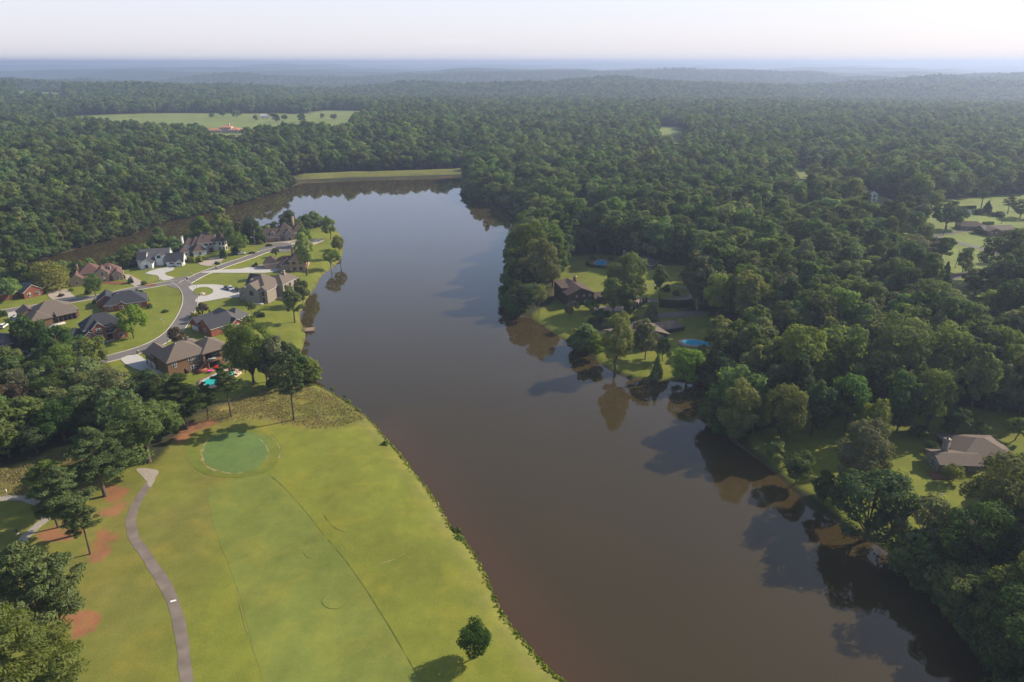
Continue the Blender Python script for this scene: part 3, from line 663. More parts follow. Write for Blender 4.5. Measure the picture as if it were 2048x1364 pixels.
DR = [('white concrete drive in front of the white farmhouse', [(290,547),(318,537),(347,535),(346,541),(331,546),(333,551),(350,556),(326,562),(314,551)], 'concrete'),
 ('pale concrete drive beside the red-brown roofed house', [(243,551),(258,549),(276,559),(292,568),(270,574),(256,562)], 'concrete_tan'),
 ('pale drive beside the small brick gable house', [(94,585),(130,578),(143,588),(153,596),(130,601),(108,602)], 'concrete_tan'),
 ('white concrete drive beside the taupe-roofed house', [(14,628),(48,622),(56,636),(62,650),(34,655)], 'concrete'),
 ('white concrete horseshoe drive before the stone house', [(377,574),(392,570),(420,569),(446,571),(484,582),(490,594),(450,596),(396,606),(392,598),(400,592),(387,584)], 'concrete'),
 ('pale concrete drive to the tan hip-roofed house', [(404,545),(430,540),(480,538),(522,530),(561,533),(562,541),(530,546),(470,546),(412,546)], 'concrete'),
 ('pale apron before the lakeside point house', [(528,487),(560,483),(598,480),(640,478),(650,480),(632,489),(606,496),(590,500),(575,486),(545,487)], 'concrete_tan'),
 ('tan drive before the white turreted house', [(396,526),(420,518),(440,513),(450,516),(436,527),(424,532),(410,532)], 'concrete_tan'),
 ('white concrete drive beside the brown brick house', [(240,718),(275,709),(290,720),(306,719),(330,742),(316,750),(268,737)], 'concrete'),
 ('worn tan drive under the trees', [(48,696),(70,690),(78,706),(86,728),(92,748),(78,752),(66,735),(58,715)], 'concrete_tan'),
 ('pale drive beside the two-storey brick house', [(98,712),(112,704),(118,722),(116,742),(104,742)], 'concrete'),
 ('dark asphalt drive beside the slate-roofed house', [(385,632),(424,628),(428,640),(424,660),(410,668),(400,655),(388,642)], 'asphalt_dark')]
for lb, pl, m_ in DR: drape('driveway', pg_poly(pl), m_, .15, 2.5, 2, lb)
isl = pg_poly([(390,588),(388,580),(400,575),(416,575),(426,580),(424,587),(408,592)]); drape('drive_island', isl, 'lawn_turf', .20, 2, 3, 'small grass island inside the white horseshoe drive')
# right-hand shore
drape('driveway', pg_poly([(1192,622),(1195,614),(1238,613),(1252,611),(1270,601),(1292,592),(1330,590),(1372,586),(1388,590),(1375,600),(1330,603),(1290,606),(1276,612),(1258,622)]), 'paver', .15, 2.5, 3, 'tan paved drive round the walled circular lawn')
drape('driveway', pg_poly([(1276,634),(1320,627),(1390,622),(1420,628),(1380,634),(1330,636)]), 'path_asphalt', .15, 2.5, 3, 'dusty grey drive behind the low modern house')
ribbon('road', pg_poly([(1842,466),(1870,472),(1900,481),(1930,489),(1965,498),(2000,508),(2060,524)]), 5.0, 'asphalt', .1, 'narrow grey lane across the far right lawns')
ribbon('driveway', pg_poly([(1866,473),(1890,468),(1930,462),(1958,457),(1966,453)]), 3.4, 'asphalt_dark', .12, 'thin curved drive to the ranch houses at far right')
ribbon('road', pg_poly([(1890,560),(1910,553),(1945,547),(1985,553),(2020,568),(2070,585)]), 5.5, 'asphalt', .1, 'shaded grey lane below the far right lawns')
ribbon('road', pg_poly([(2000,805),(2030,812),(2070,822)]), 5.0, 'asphalt', .1, 'short stretch of shaded lane at the right edge')
ribbon('footpath', pg_poly([(168,694),(190,690),(212,684),(228,679)]), 1.3, 'concrete', .1, 'curved front walk of the two-storey brick house')
# golf: fairway, green, cart paths
drape('fairway', pg_poly([(424,972),(470,958),(542,950),(572,978),(610,1022),(650,1072),(690,1120),(735,1184),(770,1240),(806,1300),(842,1364),(890,1450),(560,1450),(522,1345),(505,1290),(484,1210),(462,1140),(430,1060),(418,1005)]), 'fairway_turf', .03, 1.1, 4, 'mown fairway a shade bluer than the rough', .5)
drape('green_collar', pg_poly([(372,905),(385,875),(430,862),(490,857),(540,868),(562,893),(556,925),(530,945),(480,955),(415,950),(382,930)]), 'collar_turf', .045, 1.2, 5, 'ring of longer turf round the putting green')
GREEN_PX = [(403,903),(412,884),(440,870),(480,864),(518,870),(535,888),(532,915),(515,936),(480,946),(440,942),(412,924)]
GREENP = smooth_poly(pg_poly(GREEN_PX), 6)
drape('putting_green', GREENP, 'green_turf', .06, 1.2, 1, 'smooth bluish green oval putting green')
def patchy_edge(line, w, m, dz, lb, nm):
    c = smooth_poly(line, 8, False); d = np.gradient(c, axis=0); d /= np.linalg.norm(d, axis=1, keepdims=True); nr_ = np.stack([-d[:, 1], d[:, 0]], 1)
    ww = w * np.clip(.5 + 2.4 * fbm(c[:, 0] / 1.6, c[:, 1] / 1.6, 3), .03, 2.0)[:, None]; ww[0] = ww[-1] = .02
    off = fbm(c[:, 0] / 2.5 + 9, c[:, 1] / 2.5, 2)[:, None] * w
    A = c + nr_ * (off + ww); B = c + nr_ * (off - ww); n = len(c)
    V = np.concatenate([np.column_stack([q, ground_h(q) + dz]) for q in (A, B)]); F = [(i, n + i, n + i + 1, i + 1) for i in range(n - 1)]
    tag(obj(nm, mesh_np(nm, V, F, [m])), lb, kind='structure')
patchy_edge(pg_poly([(420,876),(408,890),(403,905),(406,922),(416,934),(430,941),(450,945),(470,947),(492,943)]), .60, 'dry_edge', .08, 'tan scuffed rim along the left of the putting green', 'worn_turf')
patchy_edge(pg_poly([(520,878),(533,893),(536,910),(528,930)]), .24, 'dry_edge', .08, 'thin dry rim along the right of the putting green', 'worn_turf')
patchy_edge(pg_poly([(536,868),(552,884),(560,900),(557,918)]), .34, 'dry_edge', .08, 'pale dry arc in the turf right of the green', 'worn_turf')
patchy_edge(pg_poly([(376,880),(371,905),(376,925),(392,944),(420,958)]), .13, 'dry_edge', .07, 'faint dry arc in the turf left of the green', 'worn_turf')
patchy_edge(pg_poly([(542,952),(572,979),(610,1022),(650,1072),(690,1120),(735,1184),(770,1240),(806,1300),(842,1364),(880,1430)]), .11, 'mow_line', .07, 'dark mowing line down the right side of the fairway', 'mowing_line')
patchy_edge(pg_poly([(472,1180),(486,1235),(500,1280),(512,1312)]), .10, 'dry_edge', .07, 'pale thin mark running down the fairway', 'worn_turf')
patchy_edge(pg_poly([(648,1030),(665,1052),(690,1064),(704,1062)]), .12, 'mow_line', .07, 'dark curved mark in the rough', 'mowing_line')
patchy_edge(pg_poly([(760,1128),(785,1120),(815,1105)]), .14, 'dry_edge', .07, 'short pale scuff in the rough near the water', 'worn_turf')
for cx, cy_, rx, ry in ((668, 1203, 24, 15), (628, 1100, 22, 18)):
    a = np.linspace(.1, 4.2, 14); patchy_edge(pg_poly([(cx + rx * math.cos(t_), cy_ + ry * math.sin(t_)) for t_ in a]), .07, 'mow_line', .08, 'faint ring of an old bunker near x %d of the fairway' % 0 if 0 else ('faint dark ring of an old bunker, ' + ('lower' if cy_ > 1150 else 'upper') + ' of two'), 'old_bunker_ring')
drape('path_apron', pg_poly([(273,939),(285,936),(305,938),(317,943),(313,953),(307,966),(298,975),(293,964),(284,953)]), 'path_pale', .05, 1.0, 3, 'pale widened end of the cart path by the green', .3)
ribbon('cart_path', pg_poly([(306,948),(300,964),(286,985),(270,1012),(262,1042),(268,1075),(292,1110),(318,1150),(340,1190),(355,1235),(364,1280),(370,1330),(374,1375),(380,1450)]), 2.3, 'path_asphalt', .04, 'narrow worn cart path winding down the golf course')
ribbon('cart_path', pg_poly([(-60,1001),(0,997),(40,996),(70,1004),(88,1018),(92,1035),(75,1052),(50,1075),(30,1105),(22,1140),(18,1190)]), 2.4, 'path_pale', .04, 'pale cart path under the pines at left')
# painted arrow-like mark across the cart path
drape('path_marking', pg_poly([(340,1202),(352,1199),(353,1202),(341,1205)]), 'white_paint', .06, 1.0, 1, 'small white painted mark across the cart path')

# ---- swimming pools
m, t, o_ = new_mat('pool_water'); b = N(t, 'ShaderNodeBsdfPrincipled'); LK(t, b.outputs[0], o_.inputs[0]); b.inputs['Base Color'].default_value = (0.03, 0.42, 0.40, 1); b.inputs['Roughness'].default_value = .04; b.inputs['IOR'].default_value = 1.33
m, t, o_ = new_mat('pool_water_blue'); b = N(t, 'ShaderNodeBsdfPrincipled'); LK(t, b.outputs[0], o_.inputs[0]); b.inputs['Base Color'].default_value = (0.02, 0.36, 0.52, 1); b.inputs['Roughness'].default_value = .04; b.inputs['IOR'].default_value = 1.33
def pool(pxs, wm, deck_m, grow, label, dz=.12):
    q = smooth_poly(pg_poly(pxs), 5); c = q.mean(0); zc = hz(*c) + dz
    root = bpy.data.objects.new('swimming_pool', None); COL.objects.link(root); root.location = (c[0], c[1], zc); tag(root, label, 'pool')
    def flat(pl, z, nm, m_):
        me = bpy.data.meshes.new(nm); me.from_pydata([(a - c[0], b_ - c[1], z) for a, b_ in pl], [], [list(range(len(pl)))]); me.materials.append(MATS[m_]); me.update()
        if me.polygons[0].normal.z < 0: me.flip_normals()
        return obj(nm, me, root)
    big = c + (q - c) * grow; n = len(q); cop = c + (q - c) * 1.06
    V = [(a - c[0], b_ - c[1], .16) for a, b_ in cop] + [(a - c[0], b_ - c[1], .16) for a, b_ in big] + [(a - c[0], b_ - c[1], -.8) for a, b_ in big]
    F = [(i, (i + 1) % n, n + (i + 1) % n, n + i) for i in range(n)] + [(n + i, n + (i + 1) % n, 2 * n + (i + 1) % n, 2 * n + i) for i in range(n)]
    obj('deck', mesh_np('deck', V, F, [deck_m]), root)
    V = [(a - c[0], b_ - c[1], z) for pl in (q, cop) for z in (.05, .22) for a, b_ in pl]
    F = []
    for i in range(n):
        j = (i + 1) % n; F += [(n + i, n + j, 3 * n + j, 3 * n + i), (i, j, n + j, n + i), (3 * n + i, 3 * n + j, 2 * n + j, 2 * n + i)]
    obj('coping', mesh_np('coping', V, F, ['concrete']), root)
    flat(q, .10, 'water', wm); clear_disc(c[0], c[1], 10); return root, c, zc
# ------------------------------------------------------------------ houses
mat('brick_red', (0.270, 0.095, 0.055), .9, .16, 1.2, .2, 0, 0, .14, 9); mat('brick_brown', (0.215, 0.125, 0.072), .9, .14, 1.2, .2, 0, 0, .14, 9)
mat('brick_tan', (0.40, 0.28, 0.19), .9, .12, 1.2, .2, 0, 0, .12, 9); mat('stone', (0.30, 0.255, 0.205), .9, .12, 1.0, .2, 0, 0, .28, 3.2)
mat('stucco', (0.64, 0.61, 0.565), .85, .06, 1.0, .2); mat('siding_white', (0.70, 0.70, 0.69), .7, .04, 1.0, .3); mat('siding_brown', (0.085, 0.060, 0.045), .85, .15, 1.0, .2); mat('stucco_pink', (.62, .45, .36), .9, .08, 1, .2)
mat('roof_slate', (0.044, 0.046, 0.056), .85, .16, 1.0, .25, 0, 0, .16, 5); mat('roof_grey', (0.120, 0.116, 0.118), .88, .12, 1.0, .2, 0, 0, .14, 5); mat('roof_brown', (0.096, 0.068, 0.057), .88, .14, 1.0, .2, 0, 0, .14, 5)
mat('roof_taupe', (0.155, 0.124, 0.101), .88, .12, 1.0, .2, 0, 0, .14, 5); mat('roof_redbrown', (0.140, 0.078, 0.064), .88, .12, 1.0, .2, 0, 0, .14, 5); mat('roof_tile', (.50, .22, .13), .85, .12, 1, .2); mat('roof_pale', (.42, .38, .36), .85, .1, 1, .2)
mat('trim', (0.64, 0.62, 0.585), .7, .05, 1, .3); mat('trim_dark', (.10, .075, .06), .8, .1, 1, .2); mat('door_wood', (.27, .105, .045), .6, .2, 1.5, .3); mat('door_dark', (.045, .03, .03), .6, .1, 2, .3); mat('gap_shade', (.012, .012, .014), .9, 0, 1, .1)  # near-black paints the shade inside openings and behind porch screens onto flat panels
mat('metal_grey', (.42, .42, .43), .45, .06, 2, .5, 0, .6); mat('metal_dark', (.03, .03, .032), .5, .1, 2, .4); mat('timber', (.22, .125, .075), .85, .2, 1.5, .2)
m, t, o_ = new_mat('window_glass'); b = N(t, 'ShaderNodeBsdfPrincipled'); LK(t, b.outputs[0], o_.inputs[0]); b.inputs['Base Color'].default_value = (.035, .042, .05, 1); b.inputs['Roughness'].default_value = .08; b.inputs['Specular IOR Level'].default_value = .6
_box_cache = {}
def box_me(name, x0, x1, y0, y1, z0, z1, m):
    key = (name, round(x0, 3), round(x1, 3), round(y0, 3), round(y1, 3), round(z0, 3), round(z1, 3), m)
    if key in _box_cache: return _box_cache[key]
    v = [(x, y, z) for z in (z0, z1) for x, y in ((x0, y0), (x1, y0), (x1, y1), (x0, y1))]
    me = mesh_np(name, v, [(0, 3, 2, 1), (4, 5, 6, 7), (0, 1, 5, 4), (1, 2, 6, 5), (2, 3, 7, 6), (3, 0, 4, 7)], [m]); _box_cache[key] = me
    return me
def box(name, x0, x1, y0, y1, z0, z1, m, parent=None): return obj(name, box_me(name, x0, x1, y0, y1, z0, z1, m), parent)
def roof_mesh(tops, th, rim_m, top_m):
    """tops: list of polygons (3-D corners) of the upper skin; thickened downwards"""
    V = []; idx = {}; F = []; MI = []
    def vi(p):
        k = tuple(round(q, 3) for q in p)
        if k not in idx: idx[k] = len(V); V.append(k)
        return idx[k]
    top = [[vi(p) for p in f] for f in tops]; n = len(V); V2 = V + [(x, y, z - th) for x, y, z in V]
    edges = {}
    for f in top:
        for i in range(len(f)): edges[(f[i], f[(i + 1) % len(f)])] = 1
    faces = [f for f in top]; MI = [0] * len(top)
    faces += [[i + n for i in f[::-1]] for f in top]; MI += [1] * len(top)
    for (a, b_) in edges:
        if (b_, a) not in edges: faces.append([b_, a, a + n, b_ + n]); MI.append(1)
    me = bpy.data.meshes.new('roof'); me.from_pydata(V2, [], faces); me.materials.append(MATS[top_m]); me.materials.append(MATS[rim_m])
    me.polygons.foreach_set('material_index', MI); me.update(); return me
class House:
    def __init__(s, name, a, b, label, wall='brick_red', roof='roof_brown', trim='trim', cat='house', z=None, az=None, group=None, clear=13):
        A = PG(*a)
        if az is None: B = PG(*b); d = B - A; az = math.atan2(d.y, d.x)
        s.az = az; s.o = bpy.data.objects.new(name, None); COL.objects.link(s.o); s.o.location = (A.x, A.y, A.z if z is None else z); s.o.rotation_euler = (0, 0, az)
        tag(s.o, label, cat, group); s.wm, s.rm, s.tm = wall, roof, trim; s.clear = clear; s.base = 2.2
    def world(s, x, y):
        c, n = math.cos(s.az), math.sin(s.az); return s.o.location.x + c * x - n * y, s.o.location.y + n * x + c * y
    def wing(s, x0, x1, y0, y1, h, kind='hip', p=.6, z0=0, ov=.45, wall=None, roof=None, walls=True):
        wm = wall or s.wm; rm = roof or s.rm; b_ = -s.base if z0 == 0 else z0
        w, d = x1 - x0, y1 - y0
        X0, X1, Y0, Y1 = x0 - ov, x1 + ov, y0 - ov, y1 + ov; ze = h - p * ov + .2
        if kind == 'hip':
            if w >= d: r = (d / 2 + ov); a_, c_ = (X0 + r, (Y0 + Y1) / 2, ze + p * r), (X1 - r, (Y0 + Y1) / 2, ze + p * r)
            else: r = (w / 2 + ov); a_, c_ = ((X0 + X1) / 2, Y0 + r, ze + p * r), ((X0 + X1) / 2, Y1 - r, ze + p * r)
            q = [(X0, Y0, ze), (X1, Y0, ze), (X1, Y1, ze), (X0, Y1, ze)]
            if abs(w - d) < .02: tops = [[q[i], q[(i + 1) % 4], a_] for i in range(4)]
            elif w > d: tops = [[q[0], q[1], c_, a_], [q[1], q[2], c_], [q[2], q[3], a_, c_], [q[3], q[0], a_]]
            else: tops = [[q[0], q[1], a_], [q[1], q[2], c_, a_], [q[2], q[3], c_], [q[3], q[0], a_, c_]]
        elif kind == 'gx':
            r = d / 2 + ov; zr = ze + p * r; ym = (y0 + y1) / 2; X0, X1 = x0 - .35, x1 + .35
            tops = [[(X0, Y0, ze), (X1, Y0, ze), (X1, ym, zr), (X0, ym, zr)], [(X1, Y1, ze), (X0, Y1, ze), (X0, ym, zr), (X1, ym, zr)]]
        elif kind == 'gy':
            r = w / 2 + ov; zr = ze + p * r; xm = (x0 + x1) / 2; Y0, Y1 = y0 - .35, y1 + .35
            tops = [[(X1, Y0, ze), (X1, Y1, ze), (xm, Y1, zr), (xm, Y0, zr)], [(X0, Y1, ze), (X0, Y0, ze), (xm, Y0, zr), (xm, Y1, zr)]]
        elif kind == 'sf':      # sheds down to the front
            tops = [[(X0, Y0, ze), (X1, Y0, ze), (X1, Y1, ze + p * (d + 2 * ov)), (X0, Y1, ze + p * (d + 2 * ov))]]
        elif kind == 'sb':
            tops = [[(X0, Y0, ze + p * (d + 2 * ov)), (X1, Y0, ze + p * (d + 2 * ov)), (X1, Y1, ze), (X0, Y1, ze)]]
        elif kind == 'flat':
            tops = [[(X0, Y0, h + .2), (X1, Y0, h + .2), (X1, Y1, h + .2), (X0, Y1, h + .2)]]
        ro = obj('roof', roof_mesh(tops, .22, s.tm, rm), s.o)
        if walls:
            v = [(x0, y0), (x1, y0), (x1, y1), (x0, y1)]; V = [(a, b2, b_) for a, b2 in v] + [(a, b2, h) for a, b2 in v]; F = [[0, 1, 5, 4], [1, 2, 6, 5], [2, 3, 7, 6], [3, 0, 4, 7]]
            if kind == 'gx': V += [(x0, (y0 + y1) / 2, h + p * d / 2), (x1, (y0 + y1) / 2, h + p * d / 2)]; F[1] = [1, 2, 6, 9, 5]; F[3] = [3, 0, 4, 8, 7]
            if kind == 'gy': V += [((x0 + x1) / 2, y0, h + p * w / 2), ((x0 + x1) / 2, y1, h + p * w / 2)]; F[0] = [0, 1, 5, 8, 4]; F[2] = [2, 3, 7, 9, 6]
            if kind == 'sf': V[6] = (x1, y1, h + p * d); V[7] = (x0, y1, h + p * d)
            if kind == 'sb': V[4] = (x0, y0, h + p * d); V[5] = (x1, y0, h + p * d)
            me = bpy.data.meshes.new('wall'); me.from_pydata(V, [], F); me.materials.append(MATS[wm]); me.update(); obj('wall', me, s.o)
        cx, cy_ = s.world((x0 + x1) / 2, (y0 + y1) / 2); clear_disc(cx, cy_, math.hypot(w, d) / 2 + 2.5)
        return dict(f=y0, b=y1, l=x0, r=x1, roof=ro)
    def win(s, w, side, u, z, ww=1.4, hh=1.6, fr='trim', name='window', pane='window_glass', mull=1):
        """window on the wall plane: frame with its panes"""
        th = .07
        if ww > 0:
            bars = [(-ww / 2 - .1, -ww / 2 + .04, -hh / 2 - .1, hh / 2 + .1), (ww / 2 - .04, ww / 2 + .1, -hh / 2 - .1, hh / 2 + .1), (-ww / 2, ww / 2, -hh / 2 - .1, -hh / 2 + .04), (-ww / 2, ww / 2, hh / 2 - .04, hh / 2 + .1)]
            for k in range(mull): xk = -ww / 2 + ww * (k + 1) / (mull + 1); bars.append((xk - .045, xk + .045, -hh / 2, hh / 2))
            bars.append((-ww / 2, ww / 2, -.04, .04))
        key = ('win', ww, hh, fr, mull)
        if key not in _box_cache:
            ps = []
            for a, b_, c, d in bars:
                v = [(x, y, z_) for z_ in (c, d) for x, y in ((a, -th), (b_, -th), (b_, .02), (a, .02))]
                ps.append((v, [(0, 3, 2, 1), (4, 5, 6, 7), (0, 1, 5, 4), (1, 2, 6, 5), (2, 3, 7, 6), (3, 0, 4, 7)]))
            _box_cache[key] = mesh_np('window', *join(ps), [fr])
        if side == 'f': loc, rz = (u, w['f'], z), 0
        elif side == 'b': loc, rz = (u, w['b'], z), math.pi
        elif side == 'l': loc, rz = (w['l'], u, z), -math.pi / 2
        else: loc, rz = (w['r'], u, z), math.pi / 2
        o = obj(name, _box_cache[key], s.o, loc, rz)
        obj('pane', box_me('pane', -ww / 2, ww / 2, -.035, .01, -hh / 2, hh / 2, pane), o); return o
    def panel(s, w, side, u, z, ww, hh, m, name):
        if side == 'f': loc, rz = (u, w['f'], z), 0
        elif side == 'b': loc, rz = (u, w['b'], z), math.pi
        elif side == 'l': loc, rz = (w['l'], u, z), -math.pi / 2
        else: loc, rz = (w['r'], u, z), math.pi / 2
        return obj(name, box_me(name, -ww / 2, ww / 2, -.05, .02, -hh / 2, hh / 2, m), s.o, loc, rz)
    def chimney(s, x, y, z0, z1, m='brick_brown', w=1.1, d=.9):
        c = box('chimney', x - w / 2, x + w / 2, y - d / 2, y + d / 2, z0, z1, m, s.o)
        box('chimney_cap', x - w / 2 - .12, x + w / 2 + .12, y - d / 2 - .12, y + d / 2 + .12, z1 + .002, z1 + .22, 'concrete_tan', c)
        box('flue', x - .22, x + .22, y - .22, y + .22, z1 + .222, z1 + .7, 'trim_dark', c)
    def dormer(s, x, y, z, w=1.5, d=2.2, h=1.3, wall='trim', rot=0):
        """little gabled roof window facing local -y (turned by rot)"""
        r = bpy.data.objects.new('dormer', None); COL.objects.link(r); r.parent = s.o; r.location = (x, y, z); r.rotation_euler = (0, 0, rot)
        V = [(-w / 2, 0, -.4), (w / 2, 0, -.4), (w / 2, 0, h), (0, 0, h + w * .45), (-w / 2, 0, h), (-w / 2, d, -.4), (w / 2, d, -.4), (w / 2, d, h), (0, d, h + w * .45), (-w / 2, d, h)]
        me = bpy.data.meshes.new('dormer_wall'); me.from_pydata(V, [], [[0, 1, 2, 3, 4], [1, 6, 7, 2], [5, 0, 4, 9]]); me.materials.append(MATS[wall]); me.update(); obj('dormer_wall', me, r)
        e = .18; t_ = [[(w / 2 + e, -e, h - e * .9 + .05), (w / 2 + e, d, h - e * .9 + .05), (0, d, h + w * .45 + .05), (0, -e, h + w * .45 + .05)], [(-w / 2 - e, d, h - e * .9 + .05), (-w / 2 - e, -e, h - e * .9 + .05), (0, -e, h + w * .45 + .05), (0, d, h + w * .45 + .05)]]
        obj('dormer_roof', roof_mesh(t_, .12, s.tm, s.rm), r)
        obj('dormer_pane', box_me('dormer_pane', -w * .28, w * .28, -.05, .02, .1, h * .95, 'window_glass'), r)
    def vent(s, x, y, z): obj('roof_vent', mesh_np('roof_vent', *tube([(0, 0, -.3), (0, 0, .32), (0, 0, .45), (0, 0, .5)], [.22, .22, .34, .05], 8), ['metal_grey']), s.o, (x, y, z))
    def post(s, x, y, z0, z1, r=.16, m='trim', name='porch_column'): obj(name, mesh_np(name, *tube([(x, y, z0), (x, y, z0 + .3), (x, y, z0 + .31), (x, y, z1)], [r * 1.4, r * 1.4, r, r * .9], 8), [m]), s.o)
    def rail(s, x0, y0, x1, y1, z, h=1.0, m='metal_dark', name='railing'):
        ps = [tube([(x0, y0, z + h), (x1, y1, z + h)], [.05, .05], 4), tube([(x0, y0, z + .12), (x1, y1, z + .12)], [.035, .035], 4)]
        n = max(2, int(math.hypot(x1 - x0, y1 - y0) / .45))
        for i in range(n + 1):
            f = i / n; ps.append(tube([(x0 + (x1 - x0) * f, y0 + (y1 - y0) * f, z), (x0 + (x1 - x0) * f, y0 + (y1 - y0) * f, z + h)], [.025, .025], 4))
        obj(name, mesh_np(name, *join(ps), [m]), s.o)

# A: brown brick house with the pool
h = House('brick_house', (340,757), (462,722), 'large brown brick two-storey house with taupe hip roof beside the turquoise pool', 'brick_brown', 'roof_taupe', 'trim_dark')
a = h.wing(0, 15.5, 0, 13.5, 6.2, 'hip', .62); a2 = h.wing(12.5, 23, -1.2, 11, 6.25, 'hip', .60); a3 = h.wing(-.6, 7.5, 11, 20, 5.0, 'gy', .62); a4 = h.wing(8.5, 17, 7, 17, 6.0, 'hip', .62)
for u in (2.4, 8.4): h.win(a, 'f', u, 4.6, 1.5, 1.7)
h.win(a, 'f', 11.0, 4.5, 2.1, 1.8, mull=2); h.win(a, 'f', 9.3, 1.2, 2.6, 2.0, mull=2); h.panel(a, 'f', 6.2, 1.0, 1.4, 2.1, 'door_dark', 'door')
h.win(a2, 'f', 21.3, 4.5, 2.0, 1.9, mull=2); h.win(a2, 'f', 21.3, 1.3, 2.0, 1.9, mull=2); h.panel(a2, 'f', 16.2, 4.45, 5.6, 2.3, 'gap_shade', 'balcony_opening_shade'); h.panel(a2, 'f', 16.4, 1.2, 4.2, 2.4, 'gap_shade', 'patio_opening_shade')  # balcony and patio recesses are flat panels coloured as their inner shade
box('balcony', 13.2, 19.2, -3.0, -1.2, 2.75, 3.05, 'brick_brown', h.o); h.rail(13.3, -2.95, 19.1, -2.95, 3.05); h.rail(13.3, -2.9, 13.3, -1.25, 3.05); h.rail(19.1, -2.9, 19.1, -1.25, 3.05)
for x in (13.5, 18.9): h.post(x, -2.8, -.3, 2.8, .2, 'brick_brown', 'balcony_pillar')
V, F = [], []
for k in range(10):      # outdoor stair down to the pool
    x0 = 12.9 - .45 * k; z1 = 2.9 - .29 * k
    v = [(x, y, z) for z in (z1 - .29, z1) for x, y in ((x0 - .45, -2.4), (x0, -2.4), (x0, -1.2 + 1.1), (x0 - .45, -.1))]; n = len(V); V += v; F += [tuple(i + n for i in q) for q in [(0, 3, 2, 1), (4, 5, 6, 7), (0, 1, 5, 4), (1, 2, 6, 5), (2, 3, 7, 6), (3, 0, 4, 7)]]
obj('stair', mesh_np('stair', V, F, ['timber']), h.o); box('planter_wall', 8.8, 12.4, -3.6, -2.6, -.3, 1.1, 'brick_red', h.o)
for x, y, z in ((6.2, 6.2, 9.9), (11, 10.5, 9.5), (13, 11.6, 9.2), (17.6, 6.4, 9.2)): h.vent(x, y, z)
for u in (12.6, 16.6): h.panel(a3, 'l', u, 1.4, 3.2, 2.5, 'stucco', 'garage_door')
pr, pc, pz = pool([(408,762),(420,756),(436,748),(458,743),(468,748),(456,758),(438,766),(420,773),(410,770)], 'pool_water', 'pool_tan', 1.55, 'turquoise kidney pool behind the brown brick house', .10)
HA = h
# B: slate roof between
h = House('brick_house', (424,674), (514,648), 'dark red brick house with slate-grey many-sided roof beside the brown brick house', 'brick_red', 'roof_slate')
b1 = h.wing(0, 11, 0, 10, 3.6, 'gx', .72); b2 = h.wing(-.5, 8, 8.6, 15.5, 3.6, 'gx', .72); b3 = h.wing(7, 16, 1, 16, 4.0, 'hip', .75, roof='roof_grey'); b4 = h.wing(13, 20.5, 3.5, 13, 3.6, 'hip', .72, roof='roof_grey'); b5 = h.wing(9, 13.5, -1.5, 6, 3.6, 'gy', .72)
h.win(b1, 'f', 5.2, 2.2, 1.5, 1.3); h.win(b5, 'f', 11.2, 2.0, 1.5, 1.6); h.win(b4, 'f', 18, 1.8, 1.5, 1.6); h.win(b1, 'l', 5, 1.8, 1.5, 1.5); h.panel(b2, 'l', 12, 1.1, 5.0, 2.5, 'trim', 'garage_door'); h.post(20.2, 3.0, -.5, 3.5)
# C: stone house
h = House('stone_house', (485,601), (533,613), 'big grey stone house with many steep gables behind the parked cars', 'stone', 'roof_taupe', az=R(-16))
c1 = h.wing(2.5, 10.5, -1.0, 9, 6.0, 'gy', .85); c2 = h.wing(0, 13.0, 1.5, 16, 6.2, 'hip', .8); c3 = h.wing(6, 16, 11, 24.5, 6.2, 'hip', .75); c4 = h.wing(9.5, 14.0, .6, 8, 6.0, 'gy', .85); c5 = h.wing(-1.8, 4.5, .8, 7, 4.2, 'gy', .85)
c6 = h.wing(-7.5, 3, 14, 23, 3.4, 'gx', .95, roof='roof_slate'); c7 = h.wing(.5, 7, 8, 15, 6.1, 'gx', .8)
h.win(c1, 'f', 6.5, 4.6, 2.0, 2.0, 'trim_dark'); h.win(c4, 'f', 11.9, 4.3, 1.0, 2.0, 'trim_dark'); h.win(c4, 'f', 11.9, 1.4, 1.0, 1.8, 'trim_dark')
for y in (13.0, 17.0, 21.5): h.win(c3, 'r', y, 4.6, 1.5, 1.8, 'trim_dark'); h.win(c3, 'r', y, 1.5, 1.8, 1.9, 'trim_dark')
for x in (-4.9, -1.2): h.panel(c6, 'f', x, 1.2, 2.9, 2.6, 'gap_shade', 'garage_opening_shade'); h.dormer(x, 15.0, 4.2)  # flat panels on the wall, the dark garage interior painted on
for x in (-7.0, -3.0, .6): h.post(x, 13.9, 0, 3.2, .35, 'stone', 'garage_pillar')
h.win(c5, 'f', 1.4, 1.6, 1.3, 1.7); h.win(c5, 'l', 4, 1.7, 1.2, 1.6); h.chimney(12.6, 18, 6, 11.0, 'stone'); box('patio', 14.3, 22, 7, 20, -.5, .25, 'concrete_tan', h.o); box('rear_slab', 4.8, 12.5, -2.6, -1.05, -.5, .2, 'concrete', h.o)
HC = h
